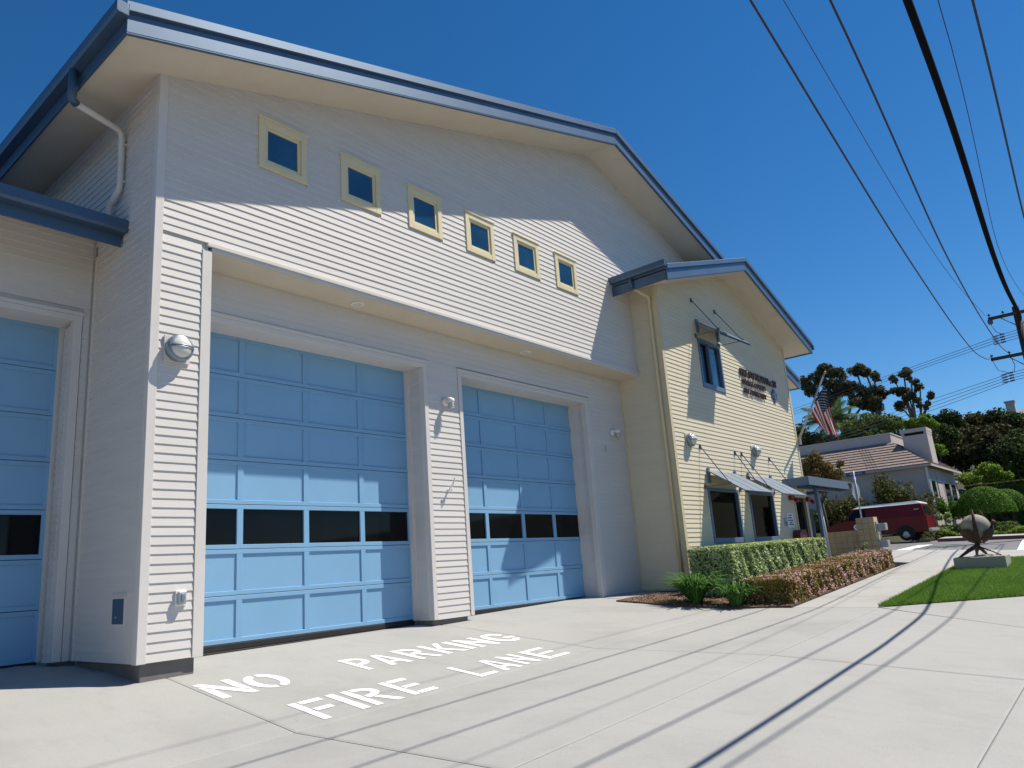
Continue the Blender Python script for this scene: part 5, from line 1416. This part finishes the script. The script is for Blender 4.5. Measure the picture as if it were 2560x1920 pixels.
tree('lime_shrub', 'bright lime green shrub beside the far end of the stucco house', 'shrub', [bl(50.5,-.9,4.3,.8,.6),bl(50.5,-1.8,4.5,.9,.65),bl(50.3,-2.5,4.1,.6,.5)], 5000, .17, 'leaf_lime', m=6, limbs=False)
tree('variegated_shrub', 'small yellowish shrub at the foot of the stucco house', 'shrub', [bl(40.0,-.85,1.75,.42,.42)], 900, .12, 'leaf_var', m=4, limbs=False)
# ground cover behind the far pavement
n = 9000; gx = NP.uniform(37.0, 38.6, n); gy = NP.uniform(-5.0, -1.0, n)
gzv = np.array([street_z(35, c)+.15 for c in gy])+.06+.22*NP.random(n)*(1+.5*np.sin(gy*4))
scatter_quads('ground_cover', np.stack([gx, gy, gzv], 1), NP.uniform(.06,.15,n), np.tile([-.3,-.3,1.], (n,1)), .6, MAT['leaf_lime'], None, 'stuff', .8)
n = 7000; gx = NP.uniform(37.2, 41.5, n); gy = NP.uniform(-3.8, .2, n)
gzv = np.array([H(a, c) for a, c in zip(gx, gy)])+.05+.35*NP.random(n)**1.5
scatter_quads('ground_cover', np.stack([gx, gy, gzv], 1), NP.uniform(.08,.2,n), np.tile([-.3,-.3,1.], (n,1)), .45, MAT['leaf_mid'], None, 'stuff', .9)

# mid distance trees behind the house
tree('glossy_tree', 'bushy glossy leaved tree just behind the roof of the stucco house', 'tree', [bl(58,5.4,9.8,1.3,1.2),bl(58,6.7,9.4,1.3,1.1),bl(58.5,4.4,9.4,.9,.9),bl(58,7.8,8.8,1.3,1.2),bl(58,5.5,8.6,1.6,1.0)], 9000, .24, 'leaf_mid', m=7, r0=.3)
tree('lime_tree', 'bright green round topped tree behind the chimney', 'tree', [bl(62,4.0,9.85,.8,.55),bl(62,3.1,9.95,.85,.6),bl(62.2,2.6,9.5,.5,.45)], 3800, .22, 'leaf_lime', m=6, r0=.2)
tree('lime_tree', 'small bright green tree to the right of the chimney', 'tree', [bl(62,2.75,7.6,.5,.5),bl(62.3,2.3,7.4,.45,.45)], 1800, .2, 'leaf_lime', m=5, r0=.15)
tree('dark_tree', 'dense dark green tree above the tall hedge at the right edge', 'tree', [bl(60,-2.6,6.3,1.3,1.3),bl(60,-4.2,6.7,1.6,1.4),bl(60,-3.2,5.2,1.5,1.3),bl(60.5,-5.8,6.2,1.7,1.6)], 11000, .24, 'leaf_dark', m=8, r0=.3)
tree('dark_tree', 'dark leafy tree standing behind the flag', 'tree', [bl(60,11.5,8.6,1.8,1.6),bl(60,13.3,9.8,1.8,1.9),bl(60.5,9.6,8.2,1.6,1.2),bl(60,14.5,12.0,1.5,1.8)], 10000, .26, 'leaf_dark', m=8, r0=.3)
tree('dark_tree', 'low dark tree filling the gap between the glossy tree and the chimney', 'tree', [bl(66,4.5,9.2,1.6,1.3),bl(66,6.5,9.0,1.6,1.3),bl(66,2.5,8.6,1.2,1.2)], 7000, .26, 'leaf_dark', m=7, r0=.3)
# feathery palm
t = empty('palm_tree', (62, 10.2, H(62,10.2)), 'feathery palm with long arching fronds behind the flag', 'palm tree')
b = MB(); b.tube([(62,10.2,H(62,10.2)-.2),(62,10.1,7.5),(62,10.0,11.0)], [.28,.22,.2], 8); b.build('trunk', MAT['palebark'], t, smooth=True)
for i in range(30):
    a = i*2.399; el = RNG.uniform(.05, 1.25); L = RNG.uniform(2.6, 3.5)
    cpts = []; hx, hy = math.cos(a), math.sin(a)
    for k in range(9):
        s_ = k/8; out = L*s_*math.cos(el*.75); zz_ = 11.0+L*s_*math.sin(el)-1.5*s_**2.2*(1.6-el*.55)
        cpts.append(Vector((62+hx*out, 10.0+hy*out, zz_)))
    b = MB(); b.tube(cpts, [.035-.003*k for k in range(9)], 4)
    for k in range(1, 8):
        for q in range(4):
            c = cpts[k].lerp(cpts[min(k+1,8)], q/4); tv = (cpts[min(k+1,8)]-cpts[k]).normalized(); sv = tv.cross(Vector((0,0,1))).normalized()
            for s in (-1,1):
                ln = .75*math.sin(PI*(k+q/4)/9+.15); tip = c+sv*s*ln*.75+tv*ln*.35+Vector((0,0,-ln*.5)); w = tv*.045
                b.poly([c-w, c+w, tip])
    b.build('frond', MAT['leaf_palm'], t)
# eucalyptus on the ridge
tree('eucalyptus_tree', 'tall dark eucalyptus with billowing crown at the left of the ridge', 'tree', [bl(85,17.5,19.3,1.7,1.7),bl(85,16.2,20.4,1.5,1.45),bl(85,14.7,19.0,1.6,1.6),bl(85,13.3,17.7,1.6,1.3),bl(85,16,17.6,2.2,1.6),bl(85,12.2,16.4,1.9,1.2)], 12000, .34, 'leaf_euc', (85,15.5), 'palebark', .4, m=9, f=.36)
tree('eucalyptus_tree', 'open eucalyptus with two rounded tufts and bare branches showing sky', 'tree', [bl(86,12.9,20.0,1.15,1.0),bl(86,12.0,19.8,.7,.7),bl(86,11.1,19.0,.75,.75),bl(86,10.6,17.2,1.4,.8),bl(86,11.5,15.9,1.7,1.2)], 6500, .30, 'leaf_euc', (86,11.5), 'palebark', .35, m=8, f=.38)
tree('eucalyptus_tree', 'eucalyptus with scattered leaf clumps at the right of the ridge group', 'tree', [bl(87,9.4,18.4,.75,.65),bl(87,8.4,18.9,.95,.8),bl(87,7.8,18.0,.7,.6),bl(87,8.9,17.0,.9,.75),bl(87,8.3,16.1,.95,.8),bl(87,7.1,16.9,.65,.6),bl(87,9.3,15.4,1.1,.8),bl(87,6.3,16.0,.6,.5),bl(87,7.5,15.2,.6,.65),bl(87,6.8,14.9,.45,.6)], 7000, .28, 'leaf_euc', (87,8.4), 'palebark', .3, m=6, f=.42)
# wood on the hillside, each crown a tree of its own
hillwood = [(95,7.9,13.2,2.0),(95,6.4,13.6,1.9),(96,4.9,13.0,1.8),(97,3.2,13.4,2.0),(98,1.6,13.2,2.0),(98,-.2,12.2,2.0),(97,-2.2,11.4,2.2),(96,-4.5,11.2,2.3),(90,8.5,11.0,2.2),(88,6.5,10.8,2.0),(88,4.6,11.0,1.9),(86,2.6,10.6,2.0),(86,.6,10.4,2.0),(85,-1.6,9.6,2.2),(84,-4.0,9.2,2.3),(78,7.5,9.2,1.9),(76,5.2,8.9,1.9),(75,3.0,8.6,1.8),(74,.8,8.4,1.8),(73,-1.2,7.8,1.8),(72,-3.2,7.4,2.0),(70,-6.0,7.2,2.4),(92,-7.5,11.0,2.6),(80,-7.5,9.0,2.6),(75,10,10.0,2.2),(80,14,12,2.6),(76,17,11,2.6),(70,14,9.6,2.2),(68,17.5,10.5,2.4)]
adj = ['brownish','dusky','dull green','rounded']
places = ['just left of the hilltop house','below the eucalyptus group','on the skyline right of the eucalyptus','mid slope behind the chimney','low on the slope behind the house','near the right edge of the slope']
HL = []
for i, (x, y, z, r) in enumerate(hillwood):
    mt = 'leaf_oak' if i % 3 != 1 else 'leaf_dark'
    bls = [bl(x, y, z, r, r*.85, r), bl(x-.5, y+r*.55, z-.5, r*.7, r*.6), bl(x-.5, y-r*.55, z-.6, r*.7, r*.6), bl(x-.8, y, z-1.2, r*.9, r*.7)]
    if y > 9: lab = 'dark tree on the shaded slope behind the flag and palm'
    elif x > 93: lab = 'brownish tree on the skyline of the wooded hillside'
    elif x > 80: lab = 'dull tree on the middle of the wooded hillside'
    else: lab = 'low tree at the foot of the wooded hillside behind the house'
    lab = HL[i] if i < len(HL) else lab
    tree('hillside_tree', lab, 'tree', bls, 3600, .40, mt, None, 'bark', .25, 'trees on the wooded hillside: '+lab.split(' tree ')[-1], m=7, f=.42, limbs=False)
    tt = bpy.data.objects
# house on the hilltop
t = empty('hilltop_house', (101, .2, 12), 'small pale house with a chimney among trees on the hilltop', 'house')
b = MB(); b.box(101,106,-6,1.0,11,14.35); b.build('wall', MAT['stucco'], t)
b = MB(); b.prism([(100.5,-6.5,14.3),(100.5,1.3,14.3),(103.5,-.5,15.2),(103.5,-5,15.2)], (0,0,-.1)); b.prism([(106.5,-6.5,14.3),(106.5,1.3,14.3),(103.5,-.5,15.2),(103.5,-5,15.2)], (0,0,-.1)); b.build('roof', MAT['shingle'], t)
b = MB(); b.box(101.5,102.4,.25,1.15,14,16.0); b.build('chimney', MAT['stucco'], t)
b = MB(); b.box(101.4,102.5,.15,1.25,16.0,16.15); b.build('chimney_cap', MAT['stucco'], t)
b = MB(); b.box(100.97,100.999,-2.2,-1.0,13.0,13.8); b.build('window', MAT['clear'], t)

# ------------------------------------------------------------------ utility pole and overhead lines
PXX, PYY = 35.6, -6.02
up = empty('utility_pole', (PXX, PYY, .9), 'dark wooden utility pole with two crossarms at the right edge', 'utility pole')
b = MB(); b.tube([(PXX,PYY,.3),(PXX,PYY,6),(PXX,PYY,10.62)], [.20,.165,.14], 12); b.build('pole', MAT['wood'], up, smooth=True)
for (z, L0, L1) in [(10.28,-1.22,1.08),(8.42,-1.35,1.32)]:
    b = MB(); b.box(PXX-.22,PXX-.12,PYY+L0,PYY+L1,z-.07,z+.07); b.build('crossarm', MAT['wood'], up, bevel=.01)
    for s in (-1,1):
        b = MB(); b.tube([(PXX-.16,PYY+s*.62,z-.06),(PXX-.14,PYY+s*.10,z-.55)], .022, 5); b.build('brace', MAT['steel'], up)
    for yy_ in (L1-.06, L1*.45, L0*.5, L0+.08):
        b = MB(); b.lathe((PXX-.17,PYY+yy_,z+.07),(0,0,1),[(0,.02),(.06,.02),(.07,.055),(.10,.06),(.11,.04),(.14,.045),(.17,.02)],10); b.build('insulator', MAT['porc'], up, smooth=True)
b = MB(); b.lathe((PXX-.17,PYY+1.02,10.02),(0,0,1),[(0,.06),(.03,.1),(.12,.11),(.2,.1),(.24,.05)],12); b.build('arm_end_insulator', MAT['porc'], up, smooth=True)
for z0 in (9.55, 7.75):
    for k in range(4):
        b = MB(); yk = PYY+.14; zk = z0-.12*k
        b.tube([(PXX,yk,zk),(PXX+.1,yk+.5,zk-.02)], .012, 5)
        b.lathe((PXX+.1,yk+.5,zk-.02),(.19,.98,-.05),[(0,.02),(.03,.055),(.06,.02),(.09,.055),(.12,.02),(.15,.055),(.18,.02),(.40,.03),(.5,.012)],8); b.build('strain_insulator', MAT['porc'], up)
# jumper loops
for pts in ([(PXX-.17,PYY+1.05,10.1),(PXX-.1,PYY+.9,9.65),(PXX,PYY+.7,9.5)],[(PXX-.17,PYY+1.28,8.42),(PXX-.1,PYY+1.15,7.9),(PXX,PYY+.8,7.72)],[(PXX-.17,PYY+.6,8.45),(PXX-.1,PYY+.5,8.0),(PXX,PYY+.6,7.7)]):
    b = MB(); b.tube(pts, .014, 5); b.build('jumper', MAT['wire'], up, smooth=True)

def spline(P, per=10):
    P = [np.array(p, float) for p in P]; out = []
    n = len(P)
    for i in range(n-1):
        p0 = P[max(i-1,0)]; p1 = P[i]; p2 = P[i+1]; p3 = P[min(i+2,n-1)]
        d1 = (p2-p0)/max(np.linalg.norm(p2-p0),1e-6)*np.linalg.norm(p2-p1); d2 = (p3-p1)/max(np.linalg.norm(p3-p1),1e-6)*np.linalg.norm(p2-p1)
        for k in range(per):
            s = k/per; h00=2*s**3-3*s**2+1; h10=s**3-2*s**2+s; h01=-2*s**3+3*s**2; h11=s**3-s**2
            out.append(tuple(h00*p1+h10*d1+h01*p2+h11*d2))
    out.append(tuple(P[-1])); return out
def line(name, label, P, r, mat, group):
    sp = spline(P); o = MB().tube(sp, r, 6).build(name, MAT[mat], None, smooth=True)
    tag(o, label, 'cable' if 'cable' in name else 'wire', group); return o
g1 = 'overhead lines along the street'
line('overhead_cable', 'thick black overhead cable running to the utility pole', [(-34,-9.3,8.6),(-10,-8.25,5.3),(-3,-7.98,4.72),(1.9,-7.86,4.58),(4,-7.79,4.46),(7.3,-7.63,4.30),(9.2,-7.56,4.30),(12.5,-7.45,4.62),(16.3,-7.18,5.35),(26.3,-6.56,7.2),(35.5,-6.16,8.82)], .029, 'cable', g1)
line('overhead_wire', 'leftmost dark overhead wire reaching the lower crossarm', [(-34,-7.2,11.5),(-10,-6.45,8.9),(4.65,-5.98,7.48),(13.5,-5.70,6.72),(26.3,-5.06,7.18),(33,-4.80,8.0),(35.45,-4.72,8.55)], .016, 'wire', g1)
line('overhead_wire', 'thin overhead wire second from the left reaching the upper crossarm', [(-34,-6.8,12.8),(-10,-6.2,10.3),(7.2,-5.73,9.27),(19.7,-5.45,8.62),(33,-5.05,9.95),(35.45,-4.97,10.45)], .007, 'wire', g1)
line('overhead_wire', 'third overhead wire from the left, left of the thick cable', [(-34,-7.6,11),(-10,-7.2,8.3),(5.0,-6.79,7.22),(13.25,-6.45,6.38),(26,-5.85,7.2),(35.45,-5.4,8.55)], .015, 'wire', g1)
line('overhead_wire', 'thin overhead wire just right of the thick cable', [(-34,-8.6,11.5),(-10,-8.0,8.9),(7.2,-7.70,8.02),(20,-6.92,8.25),(35.4,-6.60,10.45)], .007, 'wire', g1)
line('overhead_wire', 'rightmost overhead wire in the top right corner', [(-34,-9.2,11),(-10,-8.5,8.0),(5.95,-8.11,6.95),(13.3,-7.84,6.72),(25,-7.5,7.4),(35.4,-7.25,8.55)], .015, 'wire', g1)
line('overhead_wire', 'overhead wire beyond the right edge whose shadow falls beside the cable shadow', [(-34,-9.8,9),(-10,-9.1,7.0),(4,-8.76,6.5),(14,-8.6,6.55),(35.5,-7.3,8.5)], .015, 'wire', g1)
g2 = 'service lines crossing above the side street'
for k in range(3):
    line('service_wire', 'thin wire of the upper set running left from the pole above the trees', [(PXX+.15,PYY+.9,9.47-.12*k),(42,.05,10.10-.14*k),(52,8.3,11.1-.2*k),(70,23.1,12.9-.2*k)], .011, 'wire', g2+' (upper set)')
for k in range(4):
    line('service_wire', 'wire of the lower set running left from the pole across the trees', [(PXX+.15,PYY+.9,7.68-.12*k),(42,-.6,8.10-.19*k),(50,5.2,8.62-.2*k),(59.2,11.8,9.3-.2*k),(70,19.6,10.2-.2*k)], .011, 'wire', g2+' (lower set)')
